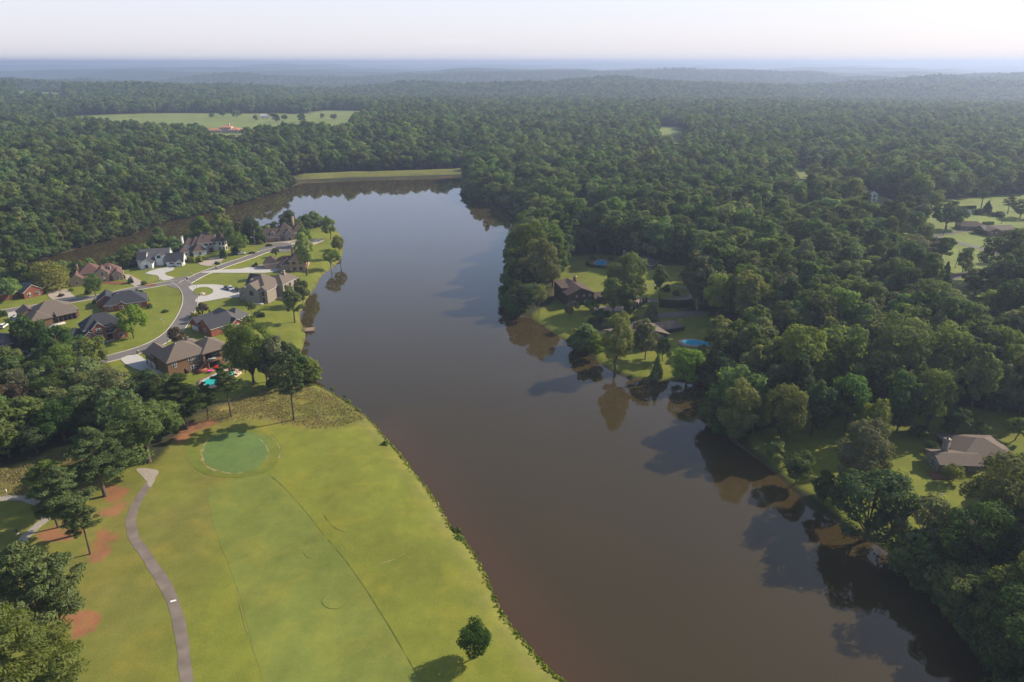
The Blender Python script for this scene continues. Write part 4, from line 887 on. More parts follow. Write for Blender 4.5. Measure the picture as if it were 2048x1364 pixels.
# D: tan brick with hips
h = House('brick_house', (561,541), (607,543), 'tan brick house with three steep dark brown hip roofs near the turning circle', 'brick_tan', 'roof_brown', az=R(10))
d1 = h.wing(0, 7, 0, 7, 3.4, 'hip', .8); d2 = h.wing(5.5, 14, -2.5, 8, 6.0, 'hip', .75); d3 = h.wing(-9.5, -2, 4, 11.5, 3.4, 'hip', .9); d4 = h.wing(-3, 8, 5, 12, 3.6, 'hip', .7); d5 = h.wing(5, 14.5, 6, 16, 5.2, 'hip', .8)
for x in (8, 11.5): h.win(d2, 'f', x, 4.6, 1.5, 1.4, 'trim_dark'); h.win(d2, 'f', x, 1.3, 1.6, 1.6, 'trim_dark')
h.panel(d4, 'f', .2, 1.3, 2.4, 2.6, 'gap_shade', 'porch_opening_shade'); h.panel(d3, 'r', 7.5, 1.2, 4.6, 2.4, 'trim', 'garage_door'); h.win(d2, 'r', 3, 4.4, 1.5, 1.5); h.chimney(6.4, 8.4, 5, 11, 'brick_brown')  # porch recess is a flat panel with its shade put into the colour
box('garden_wall', -14.5, -9.6, 6.8, 7.2, -.5, 1.5, 'brick_tan', h.o)
# E: house on the point
h = House('stone_house', (531,486), (597,479), 'grey stone house with steep brown roofs and tall pale chimney on the point', 'stone', 'roof_brown')
e1 = h.wing(0, 9.5, 0, 9, 3.6, 'gx', 1.0); e2 = h.wing(8, 18.5, 1.2, 13, 5.2, 'hip', 1.1); e3 = h.wing(12.6, 17.2, -.6, 6, 5.0, 'gy', 1.1); e4 = h.wing(17, 26, 3, 12, 4.6, 'hip', .9); e5 = h.wing(14, 16.4, -1.3, 2, 2.9, 'gy', 1.0)
for x in (3.1, 7.0): h.panel(e1, 'f', x, 1.2, 2.9, 2.4, 'door_wood', 'garage_door')
h.dormer(5, 1.2, 4.4, 2.2, 2.6, 1.8, 'trim'); h.dormer(10.5, 2.4, 6.6, 1.0, 1.6, .8, 'trim'); h.win(e2, 'f', 10.6, 2.0, 2.4, 2.6, mull=2); h.panel(e5, 'f', 15.2, 1.2, 1.4, 2.4, 'door_dark', 'door'); h.win(e3, 'f', 13.6, 5.8, .9, 1.2)
h.chimney(19, 9.2, 4, 13.6, 'brick_tan', 1.7, 1.3); h.chimney(3.2, 7.6, 4, 9.3, 'brick_brown', .8, .8); h.chimney(24, 9.5, 4, 9.6, 'brick_brown', .7, .7); h.win(e4, 'f', 22, 2.0, 1.6, 1.8)
# F: turreted white house
h = House('turreted_house', (360,515), (462,500), 'white stucco house with brown hip roofs and a pointed corner turret', 'stucco', 'roof_brown')
f1 = h.wing(0, 5.5, 0, 6, 3.0, 'hip', .75); f2 = h.wing(7, 14.5, -4, 7, 3.4, 'hip', .8); f3 = h.wing(4, 12, 5.5, 14, 5.4, 'hip', 1.0); f4 = h.wing(10.5, 24, 3.5, 14, 6.2, 'hip', .95); f5 = h.wing(8.5, 15.5, 4.5, 14.5, 6.0, 'hip', 1.05)
h.panel(f1, 'f', 2.8, 1.1, 2.4, 2.2, 'gap_shade', 'garage_opening_shade'); h.panel(f2, 'l', -1.4, 1.2, 4.2, 2.4, 'gap_shade', 'garage_opening_shade'); h.win(f2, 'f', 10.8, 1.7, 1.3, 1.9)  # garage interior shade painted as near-black panels on solid walls
for x in (16.2, 18.8, 21): h.win(f4, 'f', x, 5.0, 1.5, 1.4, 'trim_dark')
box('entry_bay', 17, 20.2, 2.3, 3.5, -1, 4.2, 'stone', h.o); h.panel(dict(f=2.3), 'f', 18.6, 1.4, 1.7, 2.8, 'door_dark', 'door'); h.dormer(16.5, 5.6, 8.6, .8, 1.2, .6, 'trim')
c8 = [(25.6 + 2.7 * math.cos(R(22.5 + 45 * k)), 3.4 + 2.7 * math.sin(R(22.5 + 45 * k))) for k in range(8)]
obj('turret_wall', mesh_np('turret_wall', [(x, y, z) for z in (-2, 6.4) for x, y in c8], [(i, (i + 1) % 8, 8 + (i + 1) % 8, 8 + i) for i in range(8)], ['stucco']), h.o)
tr = [(25.6 + 3.2 * math.cos(R(22.5 + 45 * k)), 3.4 + 3.2 * math.sin(R(22.5 + 45 * k)), 6.2) for k in range(8)]
obj('turret_roof', roof_mesh([[tr[i], tr[(i + 1) % 8], (25.6, 3.4, 11.6)] for i in range(8)], .15, 'trim', 'roof_brown'), h.o)
for k in (4, 5, 6, 7):
    an = R(45 * k); cx, cy_ = 25.6 + 2.52 * math.cos(an), 3.4 + 2.52 * math.sin(an)
    for z in (1.6, 4.9):
        w_ = h.win(dict(f=0), 'f', 0, z, 1.1, 1.9, 'trim_dark'); w_.location = (cx, cy_, z); w_.rotation_euler = (0, 0, an + math.pi / 2)
h.chimney(4.0, 8.2, 0, 10.6, 'stucco', 1.5, 1.2)
# G: white farmhouse
h = House('white_farmhouse', (276,537), (370,531), 'white modern farmhouse with dark slate gables and wide white drive', 'siding_white', 'roof_slate', az=R(14))
g1 = h.wing(0, 16, 5, 15, 4.2, 'gx', .85, roof='roof_grey'); g2 = h.wing(2.2, 8.5, -3.5, 8, 3.4, 'gy', .75); g3 = h.wing(15.5, 24.5, -1.5, 8, 3.2, 'gx', .8); g4 = h.wing(0, 4.5, 1.0, 10, 4.6, 'gx', .7); g5 = h.wing(9, 13, 3.2, 9, 5.6, 'gy', .8); g6 = h.wing(20.6, 24.2, -3.2, 2, 2.8, 'gy', .7)
h.win(g2, 'f', 5.4, 1.7, 1.8, 1.9, 'trim_dark'); h.win(g5, 'f', 11, 5.2, 1.7, 1.5, 'trim_dark'); h.panel(g1, 'f', 12.6, 1.2, 1.2, 2.3, 'door_dark', 'door'); h.win(g6, 'f', 22.4, 2.2, 2.0, .6, 'trim_dark', mull=2); h.win(g3, 'f', 18.2, 2.2, 2.0, .7, 'trim_dark', mull=2)
for y in (2.6, 5.2, 7.8): h.win(g4, 'l', y, 1.7, .8, 1.7, 'trim_dark')
h.panel(g3, 'f', 18.2, .9, 2.6, 1.9, 'siding_white', 'garage_door'); h.panel(g2, 'l', -1.2, 1.7, .8, 1.6, 'window_glass', 'side_window'); h.win(g3, 'r', 3.2, 1.7, 1.4, 1.4, 'trim_dark')
# H: red-brown roof
h = House('brick_house', (142,573), (247,560), 'brown brick house with reddish-brown many-gabled roof behind the round green tree', 'brick_tan', 'roof_redbrown')
h1 = h.wing(0, 6.5, -1.2, 8, 3.4, 'gy', .85); h2 = h.wing(4.5, 14, 4, 14, 5.4, 'hip', .85); h3 = h.wing(12, 17.8, 1.2, 9, 5.0, 'gy', .85); h4 = h.wing(12, 23, 4.5, 14, 4.0, 'hip', .85); h5 = h.wing(19.5, 24.2, .8, 8, 3.6, 'gy', .85)
h.win(h1, 'f', 3.2, 1.9, 1.3, 1.5); h.win(h3, 'f', 15, 4.6, 1.6, 1.8); h.win(h3, 'f', 15, 1.4, 1.4, 1.8); h.win(h5, 'f', 21.8, 1.7, 1.3, 1.9); h.win(h2, 'f', 8.0, 4.6, 2.0, 1.3, mull=2); h.dormer(18.3, 5.4, 5.4, 1.5, 2.2, 1.5); h.post(7.4, 2.2, -.3, 3.3); h.post(10.4, 2.2, -.3, 3.3); h.wing(6.6, 12, 1.6, 4.5, 3.2, 'sf', .35, walls=False); h.chimney(3.6, 9.0, 3, 8.6, 'brick_brown', .9, .8)
# I: brick gable house at left
h = House('brick_house', (50,598), (95,588), 'red brick house with grey roof and low front gable at left edge', 'brick_red', 'roof_grey')
i1 = h.wing(0, 8.4, 0, 8, 3.2, 'gy', .7); i2 = h.wing(-8, 6, 6, 15, 3.3, 'hip', .7); i3 = h.wing(5, 12, 4.5, 14, 3.2, 'hip', .7)
for x in (2.2, 6.2): h.win(i1, 'f', x, 1.6, 1.3, 1.7)
h.win(i3, 'f', 10, 1.6, 1.4, 1.6)
# J: taupe roof ranch
h = House('brick_house', (65,657), (155,637), 'brown brick ranch with broad taupe hip roof and screened porch', 'brick_brown', 'roof_taupe', 'trim_dark')
j1 = h.wing(0, 8, 0, 10, 3.2, 'hip', .62); j2 = h.wing(1.5, 19, 2.5, 17, 3.4, 'hip', .62); j3 = h.wing(10.2, 17.6, .2, 6, 3.0, 'sf', .35); j4 = h.wing(-1, 6, 12, 20, 3.3, 'gy', .62); j5 = h.wing(7, 11, 13, 19, 3.3, 'gy', .62)
h.win(j1, 'f', 3.4, 1.6, 1.3, 1.6); h.win(j2, 'f', 9.0, 1.6, 2.0, 1.8, mull=2); box('patio', 4.5, 12.0, -3.2, -.4, -.5, .12, 'concrete', h.o)
for k in range(4): h.panel(j3, 'f', 11.3 + 1.75 * k, 1.5, 1.55, 2.4, 'gap_shade', 'porch_screen')
h.panel(j1, 'l', 5.2, 1.2, 4.8, 2.4, 'trim', 'garage_door')
# K: navy ranch
h = House('brick_house', (211,625), (297,614), 'low red brick house with dark navy hip roof on the open lawn', 'brick_red', 'roof_slate')
k1 = h.wing(0, 17.6, 0, 12, 3.2, 'hip', .68); k2 = h.wing(-3, 5, 8, 17, 3.2, 'gy', .68); k3 = h.wing(5.2, 8.6, -.6, 4, 3.2, 'gy', .68); k4 = h.wing(9, 13.4, 9, 14.5, 3.2, 'gy', .68)
h.win(k1, 'f', 11, 1.7, 2.0, 1.8, mull=2); h.win(k1, 'f', 14.2, 1.7, 1.0, 1.7); h.win(k3, 'f', 6.9, 1.7, 1.4, 1.6); h.win(k1, 'f', 2.4, 1.7, 1.2, 1.6); h.panel(k2, 'l', 12.5, 1.1, 4.8, 2.3, 'trim', 'garage_door')
for x, y, z in ((3.2, 4.4, 5.9), (6.2, 5.0, 6.5), (9.0, 7.4, 6.6), (11.5, 7.2, 6.7)): h.vent(x, y, z)
# L: two-storey red brick
h = House('brick_house', (168,693), (233,677), 'two-storey red brick house with white-edged gables and dark roof', 'brick_red', 'roof_slate', az=R(40))
l1 = h.wing(0, 5.5, 0, 8, 3.4, 'gy', .8); l2 = h.wing(4.2, 9.0, 1.2, 9, 6.0, 'gy', .95); l3 = h.wing(1.5, 16, 3, 13, 5.8, 'hip', .85); l4 = h.wing(11.5, 16.4, .2, 8, 3.4, 'gy', .8); l5 = h.wing(-4.5, 2.5, 5, 12, 3.2, 'hip', .75)
h.win(l1, 'f', 2.8, 1.6, 1.5, 1.7); h.win(l1, 'f', 2.8, 4.0, .9, 1.2); h.win(l2, 'f', 6.6, 5.0, 1.8, 1.7, mull=2); h.win(l2, 'f', 6.6, 1.8, 1.9, 2.2, mull=2); h.win(l3, 'f', 10.2, 4.8, 1.2, 1.7); h.panel(l3, 'f', 10.2, 1.2, 1.4, 2.3, 'door_dark', 'door'); h.win(l4, 'f', 14, 1.6, 1.6, 1.7)
box('porch_step', 9.4, 12.2, 1.4, 3, -.5, .3, 'brick_red', h.o); h.post(11.4, 1.6, .3, 3.0); h.wing(9.2, 11.9, 1.4, 3.1, 3.0, 'sf', .3, walls=False); h.panel(l5, 'l', 8, 1.1, 4.5, 2.3, 'trim', 'garage_door')
# M: corner roof at left edge
h = House('brick_house', (-40,716), (30,700), 'grey hip roof of a brick house cut by the left edge', 'brick_red', 'roof_grey'); m1 = h.wing(-2, 14, 0, 11, 3.2, 'hip', .6); h.win(m1, 'f', 9, 1.6, 1.4, 1.6); h.win(m1, 'f', 4, 1.6, 1.4, 1.6)

# ---- right shore
h = House('chalet_house', (1147,612), (1192,600), 'dark brown timber chalet with split sloping roof on the lake lawn', 'siding_brown', 'roof_brown', 'trim_dark', az=R(18))
q1 = h.wing(-3, 10.5, 0, 17, 5.6, 'gy', .42); q2 = h.wing(-3.2, 3, 7, 17.5, 7.0, 'sf', .08); h.wing(10.5, 21.5, -2, 6, 2.9, 'gx', .5); q3 = h.wing(12.6, 20, -2.3, 1, 3.6, 'sb', .1, walls=False)
h.win(q1, 'f', 0, 1.6, 2.0, 1.6, mull=2); h.win(q1, 'f', 1.6, 4.6, .8, .9); h.win(q1, 'f', 5.2, 4.6, .9, .9); h.win(q1, 'f', 8.4, 4.6, .9, .9); h.win(q1, 'f', 6.2, 1.6, 1.4, 1.2); h.panel(dict(f=-2), 'f', 16, .9, 5.2, 2.2, 'timber', 'garage_door'); h.chimney(6, 13, 6, 10.2, 'brick_brown', 1.6, 1.1); h.rail(-4.6, -1.2, 1.5, -1.2, .2, 1.0, 'timber'); box('deck', -4.7, 1.6, -1.3, 0, -1.2, .2, 'timber', h.o)
h = House('brick_ranch', (1262,545), (1318,530), 'low brick ranch with brown hip roof and chimney near the hedged pool', 'brick_red', 'roof_brown', az=R(62))
r1 = h.wing(-3, 19, 0, 9.5, 3.0, 'hip', .5); r2 = h.wing(9, 19.5, -9, 4, 3.0, 'hip', .5); h.chimney(15, 9.5, 0, 7.2, 'brick_brown', 1.6, 1.1)
for u in (-1.5, 2.5, 6): h.win(r1, 'f', u, 1.6, 1.5, 1.4)
h.win(r2, 'l', -6.5, 1.6, 1.5, 1.5); h.win(r2, 'l', -3, 1.6, 1.5, 1.5)
h = House('modern_house', (1300,696), (1336,696), 'low modern house with broad brown flared roof above the kidney pool', 'siding_brown', 'roof_taupe', 'trim_dark', az=R(20))
s1 = h.wing(-4, 8, 0, 13, 5.0, 'gy', .34, ov=1.3); s2 = h.wing(-13, 0, 7, 15, 4.0, 'gx', .30, ov=1.2); s3 = h.wing(10, 22, 9, 17, 3.2, 'hip', .4)
for u in (-2.4, 0, 2.4, 4.8): h.win(s1, 'f', u, 3.7, 1.9, 1.7); h.win(s1, 'f', u, 1.1, 1.9, 1.9)
h.rail(-4, -1.6, 8, -1.6, 2.3); box('balcony', -4, 8, -1.7, 0, 2.1, 2.3, 'timber', h.o); h.chimney(-2.5, 9, 5, 8, 'brick_brown', 1.1, 1.0)
h = House('lake_house', (1868,948), (1925,948), 'lakeside house with tan roof, open deck and stone chimney at lower right', 'siding_brown', 'roof_taupe', 'trim_dark', az=R(-4))
t1 = h.wing(1.2, 13, 1, 7.5, 3.2, 'gx', .34, ov=1.1, wall='stone'); t2 = h.wing(9.0, 24, 4, 17, 3.3, 'hip', .42, ov=.8); h.chimney(5.2, 6.6, 0, 7.4, 'stone', 1.5, 1.2)
h.win(t1, 'f', 5.5, 1.5, 2.2, 1.9, mull=2); h.win(t1, 'f', 8.6, 1.5, 1.6, 1.9); h.win(t1, 'l', 3.6, 1.5, 2.4, 2.0, mull=2); box('deck', -1.6, 12, -2.8, 1, -1.4, .1, 'timber', h.o); h.rail(-1.5, -2.7, 11.9, -2.7, .1, 1.0, 'timber'); h.rail(-1.5, -2.7, -1.5, 6, .1, 1.0, 'timber')
for x in (-.2, 3.6, 8): h.post(x, -.2, .1, 2.9, .12, 'timber')
h = House('white_house', (1733,404), (1764,405), 'white two-storey gabled house among the far right trees', 'siding_white', 'roof_brown', z=None, az=R(14)); v1 = h.wing(0, 9.5, 0, 13, 5.4, 'gy', .6)
for x in (2.6, 6.4): h.win(v1, 'f', x, 4.3, 1.8, 1.5, 'trim_dark'); h.win(v1, 'f', x, 1.4, 1.8, 1.6, 'trim_dark')
for a_, lb, sp_ in (((1790,420), 'white bungalow with faded red roof beyond the pines', ('siding_white', 'roof_redbrown', [(0, 16, 0, 8, 2.8, 'gx', .4)])), ((1921,460), 'brown-roofed ranch house beside a clipped hedge', ('stone', 'roof_brown', [(0, 15, 0, 9, 2.9, 'hip', .45)])),
 ((1968,470), 'ranch house with pale strip along its brown roof', ('brick_brown', 'roof_taupe', [(0, 21, 0, 9, 3.0, 'gx', .4), (0, 9, -3, 7, 3.0, 'gy', .4)])), ((1850,506), 'house with pair of pinkish-brown roofs behind dark trees', ('brick_brown', 'roof_redbrown', [(0, 10, 0, 9, 3.4, 'hip', .5), (4, 14, 8, 16, 3.4, 'gx', .5)])),
 ((1932,430), 'small pale blue shed by the far hedge', ('stucco', 'roof_pale', [(0, 4, 0, 5, 2.3, 'gy', .5)])), ((1567,540), 'grey-roofed house nearly hidden in dark woods', ('siding_white', 'roof_grey', [(0, 12, 0, 8, 3.0, 'gx', .4)])), ((1902,648), 'tan-roofed house peeping above bright trees at right', ('brick_tan', 'roof_taupe', [(0, 13, 0, 9, 3.2, 'hip', .4)])),
 ((1160,444), 'brown-roofed house in the woods behind the lake trees', ('siding_white', 'roof_taupe', [(0, 16, 0, 9, 3.2, 'hip', .5), (8, 15, -3, 6, 3.2, 'gy', .5)])), ((1588,374), 'long grey-roofed house in a gap of the far woods', ('brick_tan', 'roof_grey', [(0, 18, 0, 9, 3, 'hip', .45)])), ((1342,300), 'dark-roofed house below the small bright field', ('brick_brown', 'roof_slate', [(0, 16, 0, 9, 4.5, 'hip', .5)])),
 ((1143,410), 'small pale roof showing among the lake woods', ('stucco', 'roof_pale', [(0, 9, 0, 6, 2.6, 'gx', .4)]))):
    h = House('bungalow' if 'shed' not in lb else 'garden_shed', a_, None, lb, sp_[0], sp_[1], az=R(random.uniform(-14, 18)), cat='shed' if 'shed' in lb else 'house')
    for w_ in sp_[2]:
        ww = h.wing(*w_)
        if w_[1] - w_[0] > 5:
            for u in np.arange(w_[0] + 2, w_[1] - 1, 3.6): h.win(ww, 'f', float(u), 1.6, 1.4, 1.4)
        else: h.panel(ww, 'f', (w_[0] + w_[1]) / 2, .9, 1.6, 1.9, 'trim', 'door')
    cx, cy_ = h.world(7, 0); v_ = Vector((-cx, -cy_)).normalized()
    if 'nearly hidden' not in lb:
        for k in range(int(math.hypot(cx, cy_) * .12 / 7)): clear_disc(cx + v_.x * (6 + 7 * k), cy_ + v_.y * (6 + 7 * k), 8)
for k in range(9):
    q = PG(1748, 411 + 5 * k); clear_disc(q.x, q.y, 14)
for q_ in ((1885,1045),(1925,1045),(1965,1035),(1880,1000),(1225,660),(1215,690),(1290,600),(1330,655)):
    q = PG(*q_); clear_disc(q.x, q.y, 13)
h = House('villa', (414,266), (478,268), 'large far villa with orange tile roofs at the pasture edge', 'stucco_pink', 'roof_tile', az=R(6))
for w_ in ((0, 20, 0, 12, 4, 'hip', .4), (18, 34, 4, 18, 7.5, 'hip', .4), (32, 48, -4, 10, 4.5, 'hip', .4), (46, 56, -8, 4, 4, 'hip', .4)):
    ww = h.wing(*w_)
    for u in np.arange(w_[0] + 2.5, w_[1] - 1, 4.0): h.win(ww, 'f', float(u), w_[4] - 1.8, 1.6, 2.0)
h.chimney(30, 12, 7, 13, 'stucco_pink', 2, 2)
cx, cy_ = h.world(28, 0); v_ = Vector((-cx, -cy_)).normalized()
for k in range(20): clear_disc(cx + v_.x * (8 + 10 * k), cy_ + v_.y * (8 + 10 * k), 26)
h = House('barn', (521,237), (537,236), 'small white metal barn on the far pasture', 'siding_white', 'roof_pale', cat='barn', az=R(20)); ww = h.wing(0, 17, 0, 12, 5, 'gx', .4); h.panel(ww, 'f', 6, 2, 4, 4, 'metal_grey', 'sliding_door'); h.panel(ww, 'f', 12, 1.3, 1.2, 2.4, 'door_dark', 'door')
pool([(1189,529),(1194,523),(1204,521),(1213,523),(1211,529),(1202,532)], 'pool_water_blue', 'brick_deck', 1.7, 'bright blue oval pool inside a clipped hedge')
pool([(1366,686),(1372,681),(1392,680),(1410,684),(1432,682),(1438,687),(1424,692),(1400,693),(1378,692)], 'pool_water_blue', 'concrete_tan', 1.3, 'pale blue kidney pool below the modern house')
# ------------------------------------------------------------------ trees set one by one
PH = {}
for k_, (c_, t_) in PROTO.items():
    a = np.empty(len(c_.vertices) * 3, np.float32); c_.vertices.foreach_get('co', a); a = a.reshape(-1, 3); PH[k_] = (float(np.percentile(a[:, 2], 99.5)), float(np.percentile(np.hypot(a[:, 0], a[:, 1]), 97)))
NAMES = {'oak': 'broadleaf_tree', 'big': 'broadleaf_tree', 'tall': 'broadleaf_tree', 'round': 'broadleaf_tree', 'small': 'ornamental_tree', 'airy': 'slender_tree', 'pine': 'pine_tree', 'bigpine': 'pine_tree', 'cone': 'cedar_tree', 'column': 'cypress_tree', 'willow': 'willow_tree', 'shrub': 'shrub'}
TREES = []
def put_tree(kind, x, y, z, s, sw, leaf, label, group=None, rz=None, name=None):
    c_, t_ = PROTO[kind]; base = kind.rstrip('0123456789'); rz = random.random() * 6.28 if rz is None else rz
    if t_ is None:
        o = obj(name or 'shrub', c_, None, (x, y, z)); parts = [o]; root = o
    else:
        root = bpy.data.objects.new(name or NAMES[base], None); COL.objects.link(root); root.location = (x, y, z)
        cr_ = obj('crown', c_, root); tr_ = obj('trunk', t_, root); parts = [cr_]
        if leaf in ('leaf_grey',) or kind.startswith('airy'): tr_.material_slots[0].link = 'OBJECT'; tr_.material_slots[0].material = MATS['bark_pale']
    root.rotation_euler = (0, 0, rz); root.scale = (sw, sw, s)
    if leaf: parts[0].material_slots[0].link = 'OBJECT'; parts[0].material_slots[0].material = MATS[leaf]
    tag(root, label, 'shrub' if t_ is None else 'tree', group); TREES.append(root); return root
def tree(kind, px, py, top, wpx, leaf, label, group=None, rz=None, clear=None):
    """foot at a pixel on the ground, height and width from the picture at that distance"""
    g_ = PG(px, py); lo, hi = .3, 45.0
    for _ in range(30):
        m_ = (lo + hi) / 2
        if proj(g_.x, g_.y, g_.z + m_)[1] > top: lo = m_
        else: hi = m_
    sc_ = proj(g_.x, g_.y, g_.z + lo / 2)[2]; s = lo / PH[kind][0]; sw = (wpx / sc_ / 2) / PH[kind][1]
    clear_disc(g_.x, g_.y, (wpx / sc_ / 2 * .8) if clear is None else clear)
    return put_tree(kind, g_.x, g_.y, g_.z, s, sw, leaf, label, group, rz)
T = tree
# golf course and near left
T('round0', 950, 1316, 1250, 68, 'leaf_dark', 'lone round dark tree casting a shadow on the fairway')
T('big0', 298, 924, 806, 148, 'leaf_green', 'big spreading green tree at the corner of the wood by the path end')
T('bigpine0', 211, 992, 856, 112, 'leaf_pine', 'tall bushy pine standing over a red straw bed beside the cart path')
T('pine0', 101, 996, 925, 76, 'leaf_pine', 'leaning pine where the two pale paths meet')
T('bigpine1', 152, 1070, 932, 104, 'leaf_pine', 'full pine in the left clump with long trunk shadow')
T('pine1', 117, 1055, 955, 66, 'leaf_pine', 'pine at the left of the clump, shadow across the pale path')
T('pine2', 181, 1108, 1005, 62, 'leaf_pine', 'pine with bare trunk at the lower side of the left clump')
T('bigpine0', 96, 1300, 1092, 175, 'leaf_pine', 'dark broad pine near the left edge above the bottom pine', rz=1.0)
T('bigpine1', 70, 1455, 1222, 235, 'leaf_olive', 'sunlit pale pine in the bottom left corner', rz=2.0)
T('pine0', 20, 1215, 1120, 80, 'leaf_pine', 'small dark pine cut by the left edge')
T('pine2', 463, 833, 728, 54, 'leaf_pine', 'slim pine on the rough field before the turquoise pool')
T('pine0', 417, 840, 765, 40, 'leaf_pine', 'thin pine with bare trunk left of the slim pool pine')
T('bigpine0', 375, 858, 750, 88, 'leaf_dark', 'dark dense pine on red straw at the edge of the wood', rz=4)
T('pine1', 588, 840, 684, 58, 'leaf_pine', 'tall pine with low side branch standing alone near the lake point')
T('big1', 508, 770, 640, 92, 'leaf_green', 'large bright tree with pale forked trunk beside the pool house')
T('oak3', 560, 775, 672, 78, 'leaf_grey', 'grey-green tree at the lakeside end of the pool garden')
T('tall0', 590, 770, 690, 52, 'leaf_wood', 'dark tree leaning over the lake at the pool garden corner')
T('oak1', 535, 764, 676, 62, 'leaf_dark', 'dark tree between the bright and the grey trees of the pool garden')
T('round1', 552, 783, 752, 34, 'leaf_dark', 'low dark bush-like tree under the pool garden trees')
# peninsula
T('round1', 268, 676, 610, 60, 'leaf_bright', 'bright full tree in front of the dark navy roofed house')
T('round0', 192, 592, 550, 36, 'leaf_green', 'round dark green tree before the red-brown roofed house')
T('willow0', 105, 580, 526, 66, 'leaf_willow', 'yellowish weeping tree by the inlet at left')
T('round1', 22, 600, 555, 54, 'leaf_bright', 'round light green tree at the left edge beside the brick gable house')
T('tall1', 44, 558, 470, 46, 'leaf_green', 'tall narrow tree on the near bank of the inlet at left')
T('round1', 322, 505, 470, 54, 'leaf_green', 'full green tree behind the white farmhouse')
T('tall0', 408, 492, 433, 48, 'leaf_green', 'tall tree behind the white turreted house')
T('round1', 464, 502, 445, 28, 'leaf_green', 'upright tree right of the pointed turret')
T('round1', 482, 507, 465, 40, 'leaf_green', 'broad tree between turret and street lamp')
T('airy0', 510, 484, 433, 34, 'leaf_dark', 'thin dark tree on the inlet bank behind the street lamp')
T('small0', 526, 486, 468, 18, 'leaf_green', 'small bush-like tree at the left wall of the point house')
T('round1', 612, 492, 452, 30, 'leaf_green', 'round tree in front of the point house')
T('tall0', 614, 551, 466, 42, 'leaf_bright', 'tall irregular bright tree on the lawn of the point')
T('round1', 661, 479, 432, 34, 'leaf_bright', 'neat oval tree at the tip of the point')
T('airy0', 664, 546, 500, 42, 'leaf_green', 'open leaning tree over the water on the point')
T('airy0', 680, 520, 470, 30, 'leaf_olive', 'slender feathery tree at the water on the point')
T('small0', 672, 500, 478, 22, 'leaf_olive', 'small feathery bush-tree near the tip of the point')
T('tall1', 590, 645, 572, 42, 'leaf_green', 'bright upright tree on the shore below the stone house')
T('round1', 606, 615, 556, 40, 'leaf_olive', 'olive tree on the shore beside the stone house patio')
T('small0', 504, 628, 602, 20, 'leaf_green', 'little upright tree in front of the stone house gable')
T('small0', 552, 514, 496, 18, 'leaf_green', 'little tree in the turning circle island')
T('small0', 407, 634, 606, 32, 'leaf_purple', 'reddish crape myrtle beside the lower road bend')
T('small0', 358, 695, 654, 40, 'leaf_purple', 'reddish crape myrtle behind the brown brick house roof')
T('small0', 392, 645, 626, 20, 'leaf_olive', 'thin small tree by the slate-roofed house mailbox')
T('round1', 122, 712, 656, 84, 'leaf_dark', 'dark spreading tree hiding the end of the two-storey brick house')
T('column0', 92, 700, 642, 46, 'leaf_dark', 'dark dense evergreen, right one of the pair by the tan drive')
T('column0', 55, 692, 632, 62, 'leaf_dark', 'dark dense evergreen, left one of the pair by the tan drive')
T('column0', 424, 650, 620, 9, 'leaf_dark', 'narrow dark cypress at the slate-roofed house wall')
NW = {}
for i, (x, y, tp, w, lf) in enumerate([(20,775,695,86,'leaf_olive'),(60,800,722,80,'leaf_green'),(140,790,690,92,'leaf_green'),(190,812,718,88,'leaf_wood'),(110,840,756,96,'leaf_wood'),(30,850,770,104,'leaf_purple'),(240,838,736,96,'leaf_grey'),(290,822,748,92,'leaf_dark'),(180,860,770,104,'leaf_wood'),(60,892,800,112,'leaf_green'),(130,880,800,92,'leaf_dark'),(250,882,778,90,'leaf_wood'),(330,832,752,70,'leaf_wood'),(0,918,800,90,'leaf_green'),(215,790,728,72,'leaf_olive'),(-20,840,745,100,'leaf_wood'),(330,866,800,66,'leaf_green'),(75,905,850,70,'leaf_dark'),(20,915,850,72,'leaf_green')]):
    cn = {'leaf_olive': 'olive', 'leaf_green': 'fresh green', 'leaf_wood': 'mid-green', 'leaf_purple': 'brownish', 'leaf_grey': 'grey-green', 'leaf_dark': 'dark green'}[lf]
    pos = 'far left' if x < 50 else 'left' if x < 125 else 'middle' if x < 215 else 'right'
    dep = 'near wood by the road' if y < 815 else 'middle of the near wood' if y < 858 else 'near wood facing the golf course'
    lb_ = f'{cn} tree, {pos} of the {dep}'; NW[i] = lb_ if lb_ not in NW.values() else lb_.replace('tree,', 'tree at the edge,')
    T(['big2', 'oak1', 'big3', 'oak4', 'big1', 'oak0'][i % 6], x, y, tp, w, lf, NW[i], 'trees of the near wood')
